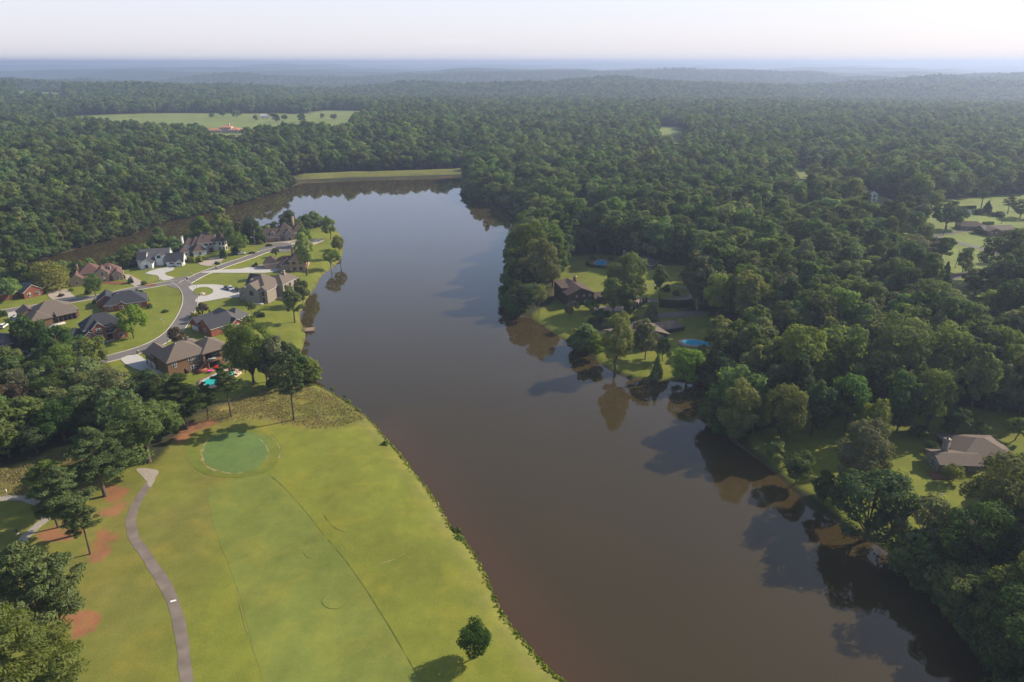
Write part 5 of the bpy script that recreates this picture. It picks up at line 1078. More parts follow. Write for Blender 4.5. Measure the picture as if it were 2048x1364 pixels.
# right shore
for kd, x, y, tp, w, lf, lb in [
 ('big3', 1062, 560, 443, 88, 'leaf_green', 'bright crowned tall tree at the tip of the right shore'), ('big2', 1085, 592, 478, 82, 'leaf_grey', 'grey-olive tall tree facing the lake lawn'), ('oak2', 1035, 605, 530, 52, 'leaf_dark', 'dark tree at the waterline of the right point'),
 ('oak5', 1050, 625, 568, 62, 'leaf_dark', 'low dark tree overhanging the water of the right point'), ('airy0', 1078, 632, 570, 30, 'leaf_olive', 'slender olive tree by the sea wall'), ('oak0', 1030, 570, 490, 50, 'leaf_green', 'green tree leaning out over the lake at the right point'),
 ('round1', 1138, 636, 606, 20, 'leaf_grey', 'small pale shrub tree below the chalet'), ('small0', 1154, 624, 603, 14, 'leaf_grey', 'small grey tree in front of the chalet deck'), ('round1', 1182, 624, 600, 31, 'leaf_bright', 'rounded light green tree before the chalet garage'),
 ('big0', 1252, 610, 512, 84, 'leaf_green', 'large full tree between the chalet and the walled lawn'), ('tall1', 1318, 603, 531, 36, 'leaf_green', 'upright tree standing in the walled circular lawn'), ('oak3', 1408, 600, 500, 62, 'leaf_grey', 'grey-leaved tall tree at the end of the tan drive'),
 ('big1', 1432, 640, 548, 70, 'leaf_bright', 'bright tree behind the modern house'), ('cone1', 1482, 570, 505, 36, 'leaf_olive', 'pale pointed conifer in the right woods'), ('cone0', 1302, 643, 604, 32, 'leaf_grey', 'grey-green cone-shaped tree beside the tan drive'),
 ('round1', 1205, 640, 618, 40, 'leaf_dark', 'dark shrub tree below the tan drive'), ('big2', 1230, 742, 626, 76, 'leaf_olive', 'tall olive tree on the bank below the drive'), ('oak6', 1290, 718, 640, 64, 'leaf_grey', 'grey-olive tree before the modern house roof'),
 ('oak1', 1190, 716, 672, 40, 'leaf_bright', 'light green bush-like tree overhanging the shore'), ('round1', 1325, 722, 676, 36, 'leaf_dark', 'dark rounded tree under the modern house windows'), ('cone0', 1313, 757, 708, 26, 'leaf_bright', 'sunlit pointed tree on the grassy shore bank'),
 ('big0', 1372, 768, 697, 74, 'leaf_bright', 'bright broad tree on the shore below the kidney pool'), ('oak2', 1440, 775, 706, 66, 'leaf_dark', 'dark tree at the head of the small cove'), ('oak4', 1438, 700, 632, 58, 'leaf_olive', 'olive tree beside the kidney pool'), ('oak0', 1502, 778, 700, 44, 'leaf_green', 'fresh green tree behind the small cove'),
 ('big3', 1470, 884, 762, 92, 'leaf_olive', 'broad olive tree leaning over the water, left of the lakeside pair'), ('big1', 1560, 888, 772, 84, 'leaf_olive', 'broad olive tree, right of the lakeside pair'), ('round1', 1446, 882, 838, 52, 'leaf_dark', 'dark low tree at the waterline below the lakeside pair'),
 ('oak3', 1740, 900, 798, 62, 'leaf_olive', 'olive tree behind the grey lawn tree'), ('big2', 1708, 985, 840, 124, 'leaf_grey', 'tall grey-green tree on the shaded lawn of the lake house'), ('big0', 1728, 1083, 950, 150, 'leaf_dark', 'big round dark tree on the shore below the lake house lawn'),
 ('oak5', 1645, 1010, 948, 60, 'leaf_dark', 'low dark tree at the water left of the big round tree'), ('big1', 2005, 1105, 930, 205, 'leaf_olive', 'huge spreading olive tree before the lake house'), ('big3', 1930, 1175, 1010, 150, 'leaf_dark', 'large dark tree on the lower right shore'), ('big2', 2035, 1270, 1100, 160, 'leaf_olive', 'big tree cut by the right edge, upper of the corner pair'),
 ('big0', 1925, 1240, 1145, 130, 'leaf_green', 'green tree at the water in the lower right'), ('big1', 2010, 1370, 1205, 190, 'leaf_dark', 'dark tree filling the lower right corner'), ('oak0', 1845, 1180, 1120, 60, 'leaf_dark', 'low dark tree overhanging the water near the lower right lawn edge'), ('big2', 2060, 1180, 1000, 170, 'leaf_wood', 'mid-green tree at right edge between the olive and corner trees'),
 ('oak6', 2026, 985, 912, 84, 'leaf_green', 'green tree in front of the lake house rear roof'), ('tall0', 1935, 838, 690, 70, 'leaf_green', 'tall tree with long bare grey trunk behind the lake house'), ('airy0', 1625, 826, 700, 60, 'leaf_dark', 'dark tree with thin pale trunk behind the lawn'), ('small0', 1836, 875, 852, 40, 'leaf_dark', 'small dark tree on the shaded lawn'), ('small0', 1952, 868, 840, 44, 'leaf_green', 'garden tree behind the lake house chimney'), ('small0', 2030, 880, 836, 50, 'leaf_green', 'leafy garden tree at right edge behind the lake house'),
 ('oak3', 1792, 866, 748, 86, 'leaf_dark', 'dark tree at the back of the lake house lawn'), ('big1', 1852, 860, 742, 92, 'leaf_wood', 'full tree behind the lake house lawn, right of the dark one'), ('oak2', 1690, 862, 752, 84, 'leaf_wood', 'leafy tree shading the left half of the lawn'), ('oak4', 1622, 870, 760, 76, 'leaf_dark', 'dark tree shading the upper corner of the lawn'), ('oak1', 1592, 966, 906, 62, 'leaf_dark', 'low dark tree on the shore between the pair and the round tree'), ('oak5', 1548, 928, 884, 50, 'leaf_wood', 'low tree on the shore below the lakeside pair'), ('oak6', 1905, 872, 815, 60, 'leaf_dark', 'dark tree beside the lake house chimney'), ('small0', 1862, 905, 884, 30, 'leaf_dark', 'small dark tree at the lake house deck corner'), ('round1', 1905, 962, 930, 44, 'leaf_olive', 'round olive bush-tree below the lake house deck'), ('oak1', 1672, 800, 650, 110, 'leaf_green', 'tall bright topped tree in the right woods'), ('big0', 1590, 815, 655, 100, 'leaf_green', 'tall full tree left of the bright topped one'), ('big1', 1780, 790, 635, 130, 'leaf_green', 'tall broad tree above the shaded lawn'), ('big3', 1870, 790, 648, 110, 'leaf_olive', 'olive crowned tall tree above the lake house'), ('big2', 1990, 790, 660, 120, 'leaf_green', 'big green tree at upper right above the lake house'),
 ('oak4', 1839, 446, 408, 40, 'leaf_grey', 'spiky grey-green tree beside the faded red roof'), ('oak5', 1925, 545, 496, 40, 'leaf_green', 'green tree on the lawn right of the pinkish roofs'), ('oak1', 1914, 628, 586, 44, 'leaf_green', 'small green tree above the tan-roofed house'), ('big2', 1978, 650, 580, 78, 'leaf_bright', 'bright tree below the shaded lane at right'), ('round1', 1730, 512, 466, 36, 'leaf_green', 'round green tree below the far pines'), ('big3', 2040, 640, 560, 80, 'leaf_dark', 'dark tree at right edge below the lane'), ('pine0', 1780, 492, 408, 40, 'leaf_pine', 'middle tall pine by the far road'), ('oak0', 1950, 590, 548, 44, 'leaf_dark', 'dark tree shading the lane'), ('oak3', 1828, 562, 520, 46, 'leaf_olive', 'olive tree at the left edge of the far lawns'), *[(['oak2', 'big1', 'oak5', 'tall0', 'oak0'][k % 5], x, y, tp, w, ['leaf_dark', 'leaf_wood', 'leaf_olive', 'leaf_green'][k % 4], lb) for k, (x, y, tp, w, lb) in enumerate([(1822,478,424,46,'dark tree left of the grey lane start'), (1842,496,444,40,'tree just left of the pinkish roofs'), (1858,556,506,50,'olive tree below the pinkish roofs'), (1812,600,540,56,'green tree at the lower left of the far lawns'), (1848,622,560,54,'dark tree above the bright woods at right'), (2034,520,462,60,'tree at the right edge above the lane'), (1936,578,536,40,'olive tree standing between the two lanes'), (2040,436,400,44,'green tree at the right edge of the far lawn'), (1832,432,392,44,'dark tree behind the faded red bungalow'), (1862,418,380,44,'tree at the upper left of the far lawn'), (1890,640,580,56,'olive tree before the tan-roofed house'), (1800,450,398,44,'green tree before the white bungalow')])], ('round1', 1972, 462, 447, 12, 'leaf_dark', 'tiny round tree alone on the far right lawn'), ('oak3', 1892, 458, 402, 62, 'leaf_dark', 'big dark dome-shaped tree by the far ranch houses'), ('pine1', 1962, 416, 352, 30, 'leaf_pine', 'tall bare-trunked pine before the far hedge'), ('cone1', 1972, 427, 402, 22, 'leaf_dark', 'dark pointed evergreen by the pale blue shed'), ('pine0', 2015, 428, 390, 24, 'leaf_dark', 'dark pine on the far lawn at right'),
 ('oak2', 1820, 526, 470, 48, 'leaf_grey', 'pale dome tree left of the paired pinkish roofs'), ('oak0', 1880, 520, 474, 46, 'leaf_dark', 'dark tree beside the paired pinkish roofs'), ('big0', 2010, 560, 462, 100, 'leaf_dark', 'massive dark tree at right edge by the lane'), ('cone1', 1882, 586, 526, 40, 'leaf_dark', 'dark pointed tree beside the shaded lane'), ('airy0', 1746, 558, 492, 52, 'leaf_grey', 'pale airy tree at the edge of the far right lawns'), ('oak6', 1700, 560, 490, 70, 'leaf_olive', 'broad olive tree left of the pale airy one'),
 ('pine2', 1770, 496, 400, 44, 'leaf_pine', 'tall pine, left of the pair by the far road'), ('pine1', 1792, 500, 418, 36, 'leaf_pine', 'tall pine, right of the pair by the far road'), ('big1', 1694, 446, 396, 74, 'leaf_green', 'big bright dome of leaves below the white gabled house')]:
    T(kd, x, y, tp, w, lf, lb)
# far pasture trees
_past = sorted([(445,234,218),(474,236,220),(512,242,230),(553,245,228),(570,241,229),(604,244,226),(645,238,226),(668,240,228),(583,268,247),(524,268,252),(405,266,250),(390,272,246),(492,270,254),(425,236,226),(545,236,224)])
ORD = ['first', 'second', 'third', 'fourth', 'fifth', 'sixth', 'seventh', 'eighth', 'ninth', 'tenth', 'eleventh', 'twelfth', 'thirteenth', 'fourteenth', 'fifteenth', 'sixteenth', 'seventeenth', 'eighteenth', 'nineteenth', 'twentieth']
for i, (x, y, tp) in enumerate(_past):
    T('oak%d' % (i % 7), x, y, tp, (y - tp) * (1.05 + .1 * (i % 3)), ['leaf_dark', 'leaf_wood', 'leaf_green'][i % 3], '%s from the left of the trees dotted over the far pasture' % ORD[i], 'trees dotted over the far pasture')
# ------------------------------------------------------------------ cars, lamps, mailboxes, dock and other small things
for nm, c_ in (('black', (.012, .012, .014)), ('silver', (.55, .56, .58)), ('white', (.75, .75, .74)), ('navy', (.02, .035, .06)), ('red', (.35, .03, .03))):
    mat('paint_' + nm, c_, .25, .03, 1, .6)
mat('tyre', (.015, .015, .015), .9, .1, 2, .2); mat('rim', (.5, .5, .5), .35, .05, 2, .5, 0, .8); mat('lamp_white', (.8, .8, .78), .3, 0, 1, .5); mat('tail_red', (.35, .02, .02), .3, 0, 1, .5)
mat('fabric_red', (.45, .02, .025), .8, .1, 2, .2); mat('vinyl_pink', (.75, .05, .33), .4, .05, 2, .4); mat('plastic_white', (.75, .75, .73), .5, .03, 2, .4); mat('wood_dock', (.33, .235, .165), .9, .2, 1.2, .2); mat('rock', (.45, .36, .28), .95, .2, 1.2, .1); mat('pole_wood', (.13, .10, .08), .9, .2, 2, .1)
def car(px, py, heading, paint, label, suv=True, group=None):
    g_ = PG(px, py); root = bpy.data.objects.new('parked_car', None); COL.objects.link(root); root.location = (g_.x, g_.y, g_.z + .17); root.rotation_euler = (0, 0, R(heading)); tag(root, label, 'car', group)
    L, W, Hb, Ht = (4.8, 1.9, 1.05, 1.78) if suv else (4.6, 1.82, .95, 1.45)
    prof = [(-L / 2, .32), (-L / 2, .80), (-L / 2 + .06, Hb), (L / 2 - 1.35, Hb), (L / 2 - .15, Hb - .18), (L / 2, .68), (L / 2, .32)]
    def ex(prof, wb, wt, zsplit, nm, m_):
        V = []; n = len(prof)
        for sgn in (-1, 1): V += [(x, sgn * (wb if z < zsplit else wt) / 2, z) for x, z in prof]
        F = [list(range(n))[::-1], list(range(n, 2 * n))] + [[i, (i + 1) % n, n + (i + 1) % n, n + i] for i in range(n)]
        bm_ = bmesh.new(); vs_ = [bm_.verts.new(v) for v in V]; [bm_.faces.new([vs_[i] for i in f]) for f in F]; bmesh.ops.recalc_face_normals(bm_, faces=bm_.faces)
        bmesh.ops.bevel(bm_, geom=[e for e in bm_.edges], offset=.06, segments=2, affect='EDGES', clamp_overlap=True)
        me = bpy.data.meshes.new(nm); bm_.to_mesh(me); bm_.free(); me.materials.append(MATS[m_]); return me
    obj('body', ex(prof, W, W, 9, 'body', paint), root)
    cb0, cb1 = (-L / 2 + .12, L / 2 - 1.25) if suv else (-L / 2 + .75, L / 2 - 1.2)
    cab = [(cb0, Hb - .02), (cb0 + (.18 if suv else .75), Ht - .1), (cb1 - .95, Ht - .1), (cb1, Hb - .02)]
    obj('windows', ex(cab, W - .08, W - .42, Hb + .2, 'windows', 'window_glass'), root)
    obj('roof_panel', ex([(cb0 + (.2 if suv else .78), Ht - .14), (cb0 + (.3 if suv else .9), Ht), (cb1 - 1.1, Ht), (cb1 - .93, Ht - .14)], W - .36, W - .44, Ht - .05, 'roof_panel', paint), root)
    for sx in (-1, 1):
        for sy in (-1, 1):
            wh = obj('wheel', mesh_np('wheel', *tube([(0, -.12, 0), (0, .12, 0)], [.36, .36], 14), ['tyre']), root, (sx * L * .3, sy * (W / 2 - .1), .19))
            obj('rim', mesh_np('rim', *tube([(0, sy * .10, 0), (0, sy * .14, 0), (0, sy * .145, 0)], [.24, .24, .02], 10), ['rim']), wh)
        obj('headlight', box_me('headlight', L / 2 - .12, L / 2 + .015, sx * .68 - .2, sx * .68 + .2, .62, .78, 'lamp_white'), root); obj('tail_light', box_me('tail_light', -L / 2 - .015, -L / 2 + .08, sx * .74 - .13, sx * .74 + .13, .7, 1.0, 'tail_red'), root)
G_ = 'cars parked before the stone house'
car(452, 578, -62, 'paint_black', 'black car, leftmost of those parked at the stone house garage', False, G_); car(462, 580, -62, 'paint_silver', 'silver grey car in the middle before the stone house', True, G_); car(474, 583, -62, 'paint_black', 'black off-roader, rightmost of those before the stone house', True, G_)
car(40, 647, 118, 'paint_navy', 'dark teal car in the shade on the white drive, left one', False, 'cars beside the taupe-roofed house'); car(54, 642, 118, 'paint_black', 'dark car closest to the taupe-roofed house wall', False, 'cars beside the taupe-roofed house')
car(57, 706, 100, 'paint_black', 'dark car half hidden by leaves on the tan drive', False); car(484, 509, 20, 'paint_white', 'white car nearly hidden by trees beside the turret', False); car(8, 655, 100, 'paint_white', 'pale car at the left edge behind the evergreens', True)
def street_lamp(px, py, top, az, label):
    g_ = PG(px, py); hh = 6.5; lo, hi = 3, 12
    for _ in range(20):
        m_ = (lo + hi) / 2
        if proj(g_.x, g_.y, g_.z + m_)[1] > top: lo = m_
        else: hi = m_
    hh = lo; r_ = bpy.data.objects.new('street_lamp', None); COL.objects.link(r_); r_.location = g_; r_.rotation_euler = (0, 0, R(az)); tag(r_, label, 'street lamp', 'street lamps along the residential road')
    obj('post', mesh_np('post', *tube([(0, 0, -.3), (0, 0, .5), (0, 0, hh * .9), (.15, 0, hh * .97), (.5, 0, hh), (1.5, 0, hh + .05)], [.13, .10, .075, .06, .05, .04], 8), ['metal_grey']), r_)
    obj('lamp_head', mesh_np('lamp_head', *tube([(1.35, 0, hh + .05), (1.5, 0, hh + .06), (2.0, 0, hh + .02), (2.15, 0, hh - .02)], [.05, .16, .15, .03], 8), ['lamp_white']), r_)
street_lamp(336, 685, 640, 150, 'grey street lamp at the lower road bend'); street_lamp(395, 584, 546, 160, 'grey street lamp on the horseshoe drive island'); street_lamp(513, 508, 474, 200, 'grey street lamp near the turning circle'); street_lamp(296, 563, 526, 140, 'grey street lamp beside the white farmhouse lawn'); street_lamp(601, 497, 466, 200, 'grey street lamp half hidden by the point trees')
def mailbox(px, py, m_, label):
    g_ = PG(px, py); r_ = bpy.data.objects.new('mailbox', None); COL.objects.link(r_); r_.location = g_; r_.rotation_euler = (0, 0, R(30)); tag(r_, label, 'mailbox', 'roadside masonry mailboxes')
    box('pillar', -.38, .38, -.38, .38, -.3, 1.35, m_, r_); box('cap', -.46, .46, -.46, .46, 1.352, 1.48, 'concrete_tan', r_); box('letter_slot', -.17, .17, -.40, -.375, .85, 1.15, 'metal_dark', r_)
for a_, b_, m_, l_ in ((276, 708, 'brick_brown', 'brown brick mailbox pillar at the white drive of the pool house'), (384, 630, 'brick_brown', 'dark brick mailbox pillar at the lower road bend'), (433, 538, 'brick_brown', 'dark brick mailbox by the tan house drive'), (374, 559, 'metal_dark', 'dark mailbox on the corner of the road junction'), (319, 561, 'stucco', 'white mailbox pillar by the farmhouse drive'), (441, 527, 'stucco', 'white mailbox pillar before the turreted house')): mailbox(a_, b_, m_, l_)
# dock with chairs
g_ = P(617, 659, .5); dk = bpy.data.objects.new('boat_dock', None); COL.objects.link(dk); dk.location = (g_.x, g_.y, 0); dk.rotation_euler = (0, 0, R(12)); tag(dk, 'small wooden boat dock on the peninsula shore', 'dock')
pm = box_me('plank', -.13, .13, -2.3, 2.3, .50, .56, 'wood_dock')
for k in range(17): obj('plank', pm, dk, (-2.4 + .30 * k, 0, 0))
for x in (-2.2, 2.3):
    for y in (-2.1, 0, 2.1): obj('piling', mesh_np('piling', *tube([(x, y, -2), (x, y, .95)], [.12, .12], 8), ['pole_wood']), dk)
for y in (-2.1, 2.1): box('beam', -2.5, 2.7, y - .08, y + .08, .30, .499, 'wood_dock', dk)
def deck_chair(x, y, z, rz, m_, label, group):
    r_ = bpy.data.objects.new('garden_chair', None); COL.objects.link(r_); r_.location = (x, y, z); r_.rotation_euler = (0, 0, R(rz)); tag(r_, label, 'chair', group)
    box('seat', -.32, .32, -.3, .3, .36, .44, m_, r_); bk = box('backrest', -.32, .32, -.05, .05, 0, .62, m_, r_); bk.location = (0, .3, .42); bk.rotation_euler = (R(-14), 0, 0)
    for sx in (-1, 1):
        for sy in (-1, 1): box('leg', sx * .29 - .03, sx * .29 + .03, sy * .26 - .03, sy * .26 + .03, 0, .36, m_, r_)
        box('armrest', sx * .35 - .04, sx * .35 + .04, -.28, .3, .60, .65, m_, r_)
dm = Matrix.Rotation(R(12), 2)
for k, (x, y, lb) in enumerate(((-1.2, 1.2, 'wooden chair at the back of the boat dock'), (-1.6, -1.4, 'dark wooden chair at the near side of the boat dock'))):
    q = dm @ Vector((x, y)); deck_chair(g_.x + q.x, g_.y + q.y, .562, 100, 'timber', lb, 'chairs on the boat dock')
# terrace furniture of the pool house
def atA(x, y): return HA.world(x, y)
zA = HA.o.location.z
def lounge(x, y, z, rz, L_, W_, m_, label, cat, name='outdoor_sofa'):
    r_ = bpy.data.objects.new(name, None); COL.objects.link(r_); r_.location = (x, y, z); r_.rotation_euler = (0, 0, rz); tag(r_, label, cat)
    box('base', -L_ / 2, L_ / 2, -W_ / 2, W_ / 2, .05, .40, m_, r_); box('backrest', -L_ / 2, L_ / 2, W_ / 2 - .18, W_ / 2 + .02, .402, .85, m_, r_)
    for s_ in (-1, 1): box('armrest', s_ * (L_ / 2 - .1) - .1, s_ * (L_ / 2 - .1) + .1, -W_ / 2, W_ / 2 - .19, .402, .62, m_, r_)
x, y = atA(15.6, -3.6); lounge(x, y, zA + .12, HA.az, 2.2, .9, 'fabric_red', 'red outdoor sofa on the pool house terrace', 'sofa')
x, y = atA(12.9, -5.0); r_ = obj('pool_float', mesh_np('pool_float', *join([tube([(math.cos(a) * 1.0, math.sin(a) * .55, .2) for a in np.linspace(0, 6.283, 17)], [.24] * 17, 7), ([(-.9, -.45, .2), (.9, -.45, .2), (.9, .45, .2), (-.9, .45, .2)], [(0, 1, 2, 3)])]), ['vinyl_pink']), None, (x, y, zA + .25), HA.az); tag(r_, 'bright pink inflatable float beside the turquoise pool', 'pool float')
x, y = atA(15.2, -2.2); r_ = bpy.data.objects.new('patio_table', None); COL.objects.link(r_); r_.location = (x, y, zA + 3.06); r_.rotation_euler = (0, 0, HA.az); tag(r_, 'white dining table on the balcony of the pool house', 'table'); box('table_top', -.9, .9, -.5, .5, .70, .76, 'plastic_white', r_)
for sx in (-1, 1):
    for sy in (-1, 1): box('leg', sx * .8 - .04, sx * .8 + .04, sy * .4 - .04, sy * .4 + .04, 0, .70, 'plastic_white', r_)
for k, (u, v_) in enumerate(((13.9, -1.9), (16.6, -1.9))): x, y = atA(u, v_); deck_chair(x, y, zA + 3.06, math.degrees(HA.az) + (90 if k else -90), 'plastic_white', 'white chair at the ' + ('right' if k else 'left') + ' end of the balcony table', 'balcony chairs')
# fence behind the stone house
def fence(pts, label, hgt=1.25, m_='metal_dark', nm='garden_fence'):
    c = np.array([PG(a, b_) for a, b_ in pts]); root = bpy.data.objects.new(nm, None); COL.objects.link(root); root.location = Vector(c[0]); tag(root, label, 'fence')
    for i in range(len(c) - 1):
        a, b_ = Vector(c[i] - c[0]), Vector(c[i + 1] - c[0]); L_ = (b_ - a).length; n = max(2, int(L_ / .18)); ps = []
        for zz in (.15, hgt): ps.append(tube([a + Vector((0, 0, zz)), b_ + Vector((0, 0, zz))], [.03, .03], 4))
        for k in range(n + 1): p = a.lerp(b_, k / n); ps.append(tube([p, p + Vector((0, 0, hgt))], [.02, .02], 3))
        obj('fence_panel', mesh_np('fence_panel', *join(ps), [m_]), root)
    for q in c: q = Vector(q - c[0]); obj('post', mesh_np('post', *tube([q, q + Vector((0, 0, hgt + .15))], [.06, .06], 6), [m_]), root)
fence([(564,561),(577,562),(587,563)], 'black railing on the lawn behind the stone house'); fence([(588,562),(584,570),(579,578),(572,586)], 'dark fence running down to the stone house patio', 1.4)
# hedges: one continuous clipped block of leaves each
def hedge(pts, w, hh, leaf, label, sx=40):
    c = smooth_poly(pg_poly(pts), 6, False); rg = np.random.default_rng(len(label)); L_ = np.linalg.norm(np.diff(c, axis=0), axis=1).sum(); n = int(L_ * w * 60 + L_ * hh * 80)
    t_ = rg.random(n) * (len(c) - 1.001); i = t_.astype(int); p = c[i] + (c[i + 1] - c[i]) * (t_ - i)[:, None]; d = c[i + 1] - c[i]; d /= np.linalg.norm(d, axis=1, keepdims=True); nr_ = np.stack([-d[:, 1], d[:, 0]], 1)
    side = rg.integers(0, 3, n); off = np.where(side == 0, -w / 2, np.where(side == 1, w / 2, (rg.random(n) - .5) * w)); zz = np.where(side == 2, hh, rg.random(n) * hh); off = off + rg.normal(size=n) * .07; zz = zz + rg.normal(size=n) * .07
    p2 = p + nr_ * off[:, None]; gz_ = ground_h(p2); cen = np.column_stack([p2, gz_ + zz]); N_ = np.where((side == 2)[:, None], np.array([[0, 0, 1.0]]), np.column_stack([nr_ * np.sign(off)[:, None], np.full(n, .2)]))
    o0 = cen.mean(0); o0[2] = gz_.min(); me = crown_mesh('hedge', [cards(cen - o0, N_ + .5 * rg.normal(size=(n, 3)), .34 * (.6 + .7 * rg.random(n)), np.clip(.2 + .6 * rg.random(n), 0, 1), 1.1, rng=rg)], leaf)
    return tag(obj('hedge', me, None, Vector(o0)), label, 'hedge')
hedge([(1174,527),(1178,533),(1200,536),(1222,537)], 1.2, 1.3, 'leaf_dark', 'dark clipped hedge round the bright blue pool')
hedge([(1930,449),(1945,451),(1956,454)], 2.0, 2.2, 'leaf_dark', 'dark clipped hedge before the far ranch house')
hedge([(1966,450),(1985,449)], 2.0, 1.8, 'leaf_dark', 'dark hedge between the two far ranch houses')
hedge([(1182,640),(1176,652),(1164,664),(1150,674),(1138,684)], 1.6, 1.2, 'leaf_dark', 'dark hedge down the side of the striped lake lawn')
hedge([(618,456),(632,454.5),(648,453.5)], 1.4, 1.3, 'leaf_green', 'low hedge along the water behind the point house')
hedge([(1320,612),(1350,614),(1385,612)], 3.5, 2.6, 'leaf_dark', 'tall dark hedge below the tan paved drive')
hedge([(1905,420),(1930,418),(1950,417)], 2.0, 2.0, 'leaf_dark', 'hedge behind the pale blue shed')
# walled circular lawn
cl = PG(1321, 586); RX, RY = 24.5, 15.0
ca_ = disc(cl, 13.5, 10, 40, R(0)); drape('round_lawn', ca_, 'lawn_turf', .45, 2.5, 1, 'circular lawn inside a low stone wall by the chalet drive')
wl = bpy.data.objects.new('garden_wall', None); COL.objects.link(wl); zl = hz(cl.x, cl.y); wl.location = (cl.x, cl.y, zl); tag(wl, 'low curved stone wall round the circular lawn', 'wall')
ns = 40
for k in range(ns):
    a0, a1 = 2 * math.pi * k / ns, 2 * math.pi * (k + .96) / ns; V = []
    for a in (a0, a1):
        for rr in (0, .5):
            for dz_ in (-1.2, .55): 
                X_, Y_ = math.cos(a) * (13.5 + rr), math.sin(a) * (10 + rr); V.append((X_, Y_, hz(cl.x + X_, cl.y + Y_) - zl + dz_ + .1))
    obj('stone_block', mesh_np('stone_block', V, [(0, 1, 3, 2), (4, 6, 7, 5), (0, 4, 5, 1), (2, 3, 7, 6), (1, 5, 7, 3), (0, 2, 6, 4)], ['path_pale']), wl)
# power poles
for px, py, tp, lb in ((1886,471,438,'wooden power pole beside the far lane'), (2003,447,422,'wooden power pole with white lamp on the far lawn'), (1910,536,500,'leaning wooden power pole by the shaded lane'), (1976,418,392,'thin wooden pole before the far hedge')):
    g_ = PG(px, py); lo, hi = 4, 14
    for _ in range(20):
        m_ = (lo + hi) / 2
        if proj(g_.x, g_.y, g_.z + m_)[1] > tp: lo = m_
        else: hi = m_
    r_ = bpy.data.objects.new('power_pole', None); COL.objects.link(r_); r_.location = g_; r_.rotation_euler = (0, R(3), R(40)); tag(r_, lb, 'power pole', 'power poles on the far right lawns')
    obj('pole', mesh_np('pole', *tube([(0, 0, -.5), (0, 0, lo)], [.17, .11], 8), ['pole_wood']), r_); box('crossarm', -1.1, 1.1, -.07, .07, lo - .9, lo - .75, 'pole_wood', r_)
    for s_ in (-.95, 0, .95): obj('insulator', mesh_np('insulator', *tube([(s_, 0, lo - .76), (s_, 0, lo - .5)], [.07, .05], 6), ['lamp_white']), r_)
# golf bits: ball washer and tee marker
g_ = PG(35, 1068); r_ = bpy.data.objects.new('ball_washer', None); COL.objects.link(r_); r_.location = g_; tag(r_, 'small dark post with a box beside the pale path', 'golf post'); obj('post', mesh_np('post', *tube([(0, 0, -.2), (0, 0, 1.0)], [.06, .05], 6), ['metal_dark']), r_); box('box', -.2, .2, -.17, .17, .8, 1.25, 'metal_dark', r_); box('base', -.25, .25, -.25, .25, -.1, .1, 'concrete', r_)
g_ = PG(13, 984); r_ = bpy.data.objects.new('tee_marker', None); COL.objects.link(r_); r_.location = g_; tag(r_, 'small white marker post in the rough at left edge', 'marker'); box('post', -.1, .1, -.1, .1, -.2, .7, 'plastic_white', r_); box('cap', -.16, .16, -.16, .16, .702, .8, 'plastic_white', r_)
# fountain on the far pond
fp = P(762, 233, 2); drape('pond', np.array([P(a, b_, 2)[:2] for a, b_ in ((718,236),(730,230),(752,228),(770,231),(772,237),(750,239))]), 'lake_water', 1.2, 8, 3, 'small dark pond far behind the pasture')
m, t, o_ = new_mat('spray'); b = N(t, 'ShaderNodeBsdfPrincipled'); LK(t, b.outputs[0], o_.inputs[0]); b.inputs['Base Color'].default_value = (.85, .87, .9, 1); b.inputs['Roughness'].default_value = .8; b.inputs['Alpha'].default_value = .75
r_ = bpy.data.objects.new('fountain', None); COL.objects.link(r_); r_.location = (fp.x, fp.y, hz(fp.x, fp.y) + 1); tag(r_, 'tall white fountain jet on the far pond', 'fountain')
obj('jet', mesh_np('jet', *tube([(0, 0, 0), (0, 0, 3), (.2, 0, 7), (0, 0, 11), (0, 0, 13)], [2.2, 1.6, 1.2, .7, .1], 9), ['spray'], True), r_); obj('float_ring', mesh_np('float_ring', *tube([(0, 0, -.3), (0, 0, .3)], [1.4, 1.4], 12), ['metal_dark']), r_)
# rocks
def rock(px, py, s_, label, grp=None):
    g_ = PG(px, py); rg = np.random.default_rng(px); bm_ = bmesh.new(); bmesh.ops.create_icosphere(bm_, subdivisions=2, radius=1)
    for v in bm_.verts: v.co *= 1 + .25 * (rg.random() - .5); v.co.z *= .55
    me = bpy.data.meshes.new('boulder'); bm_.to_mesh(me); bm_.free(); me.materials.append(MATS['rock']); o = obj('boulder', me, None, (g_.x, g_.y, g_.z + .1)); o.scale = (s_, s_, s_); tag(o, label, 'rock', grp)
rock(404, 589, 1.7, 'pale boulder on the horseshoe drive island'); rock(331, 623, .9, 'pale boulder among plants on the open lawn'); rock(1180, 644, .7, 'small stone beside the hedge of the lake lawn')
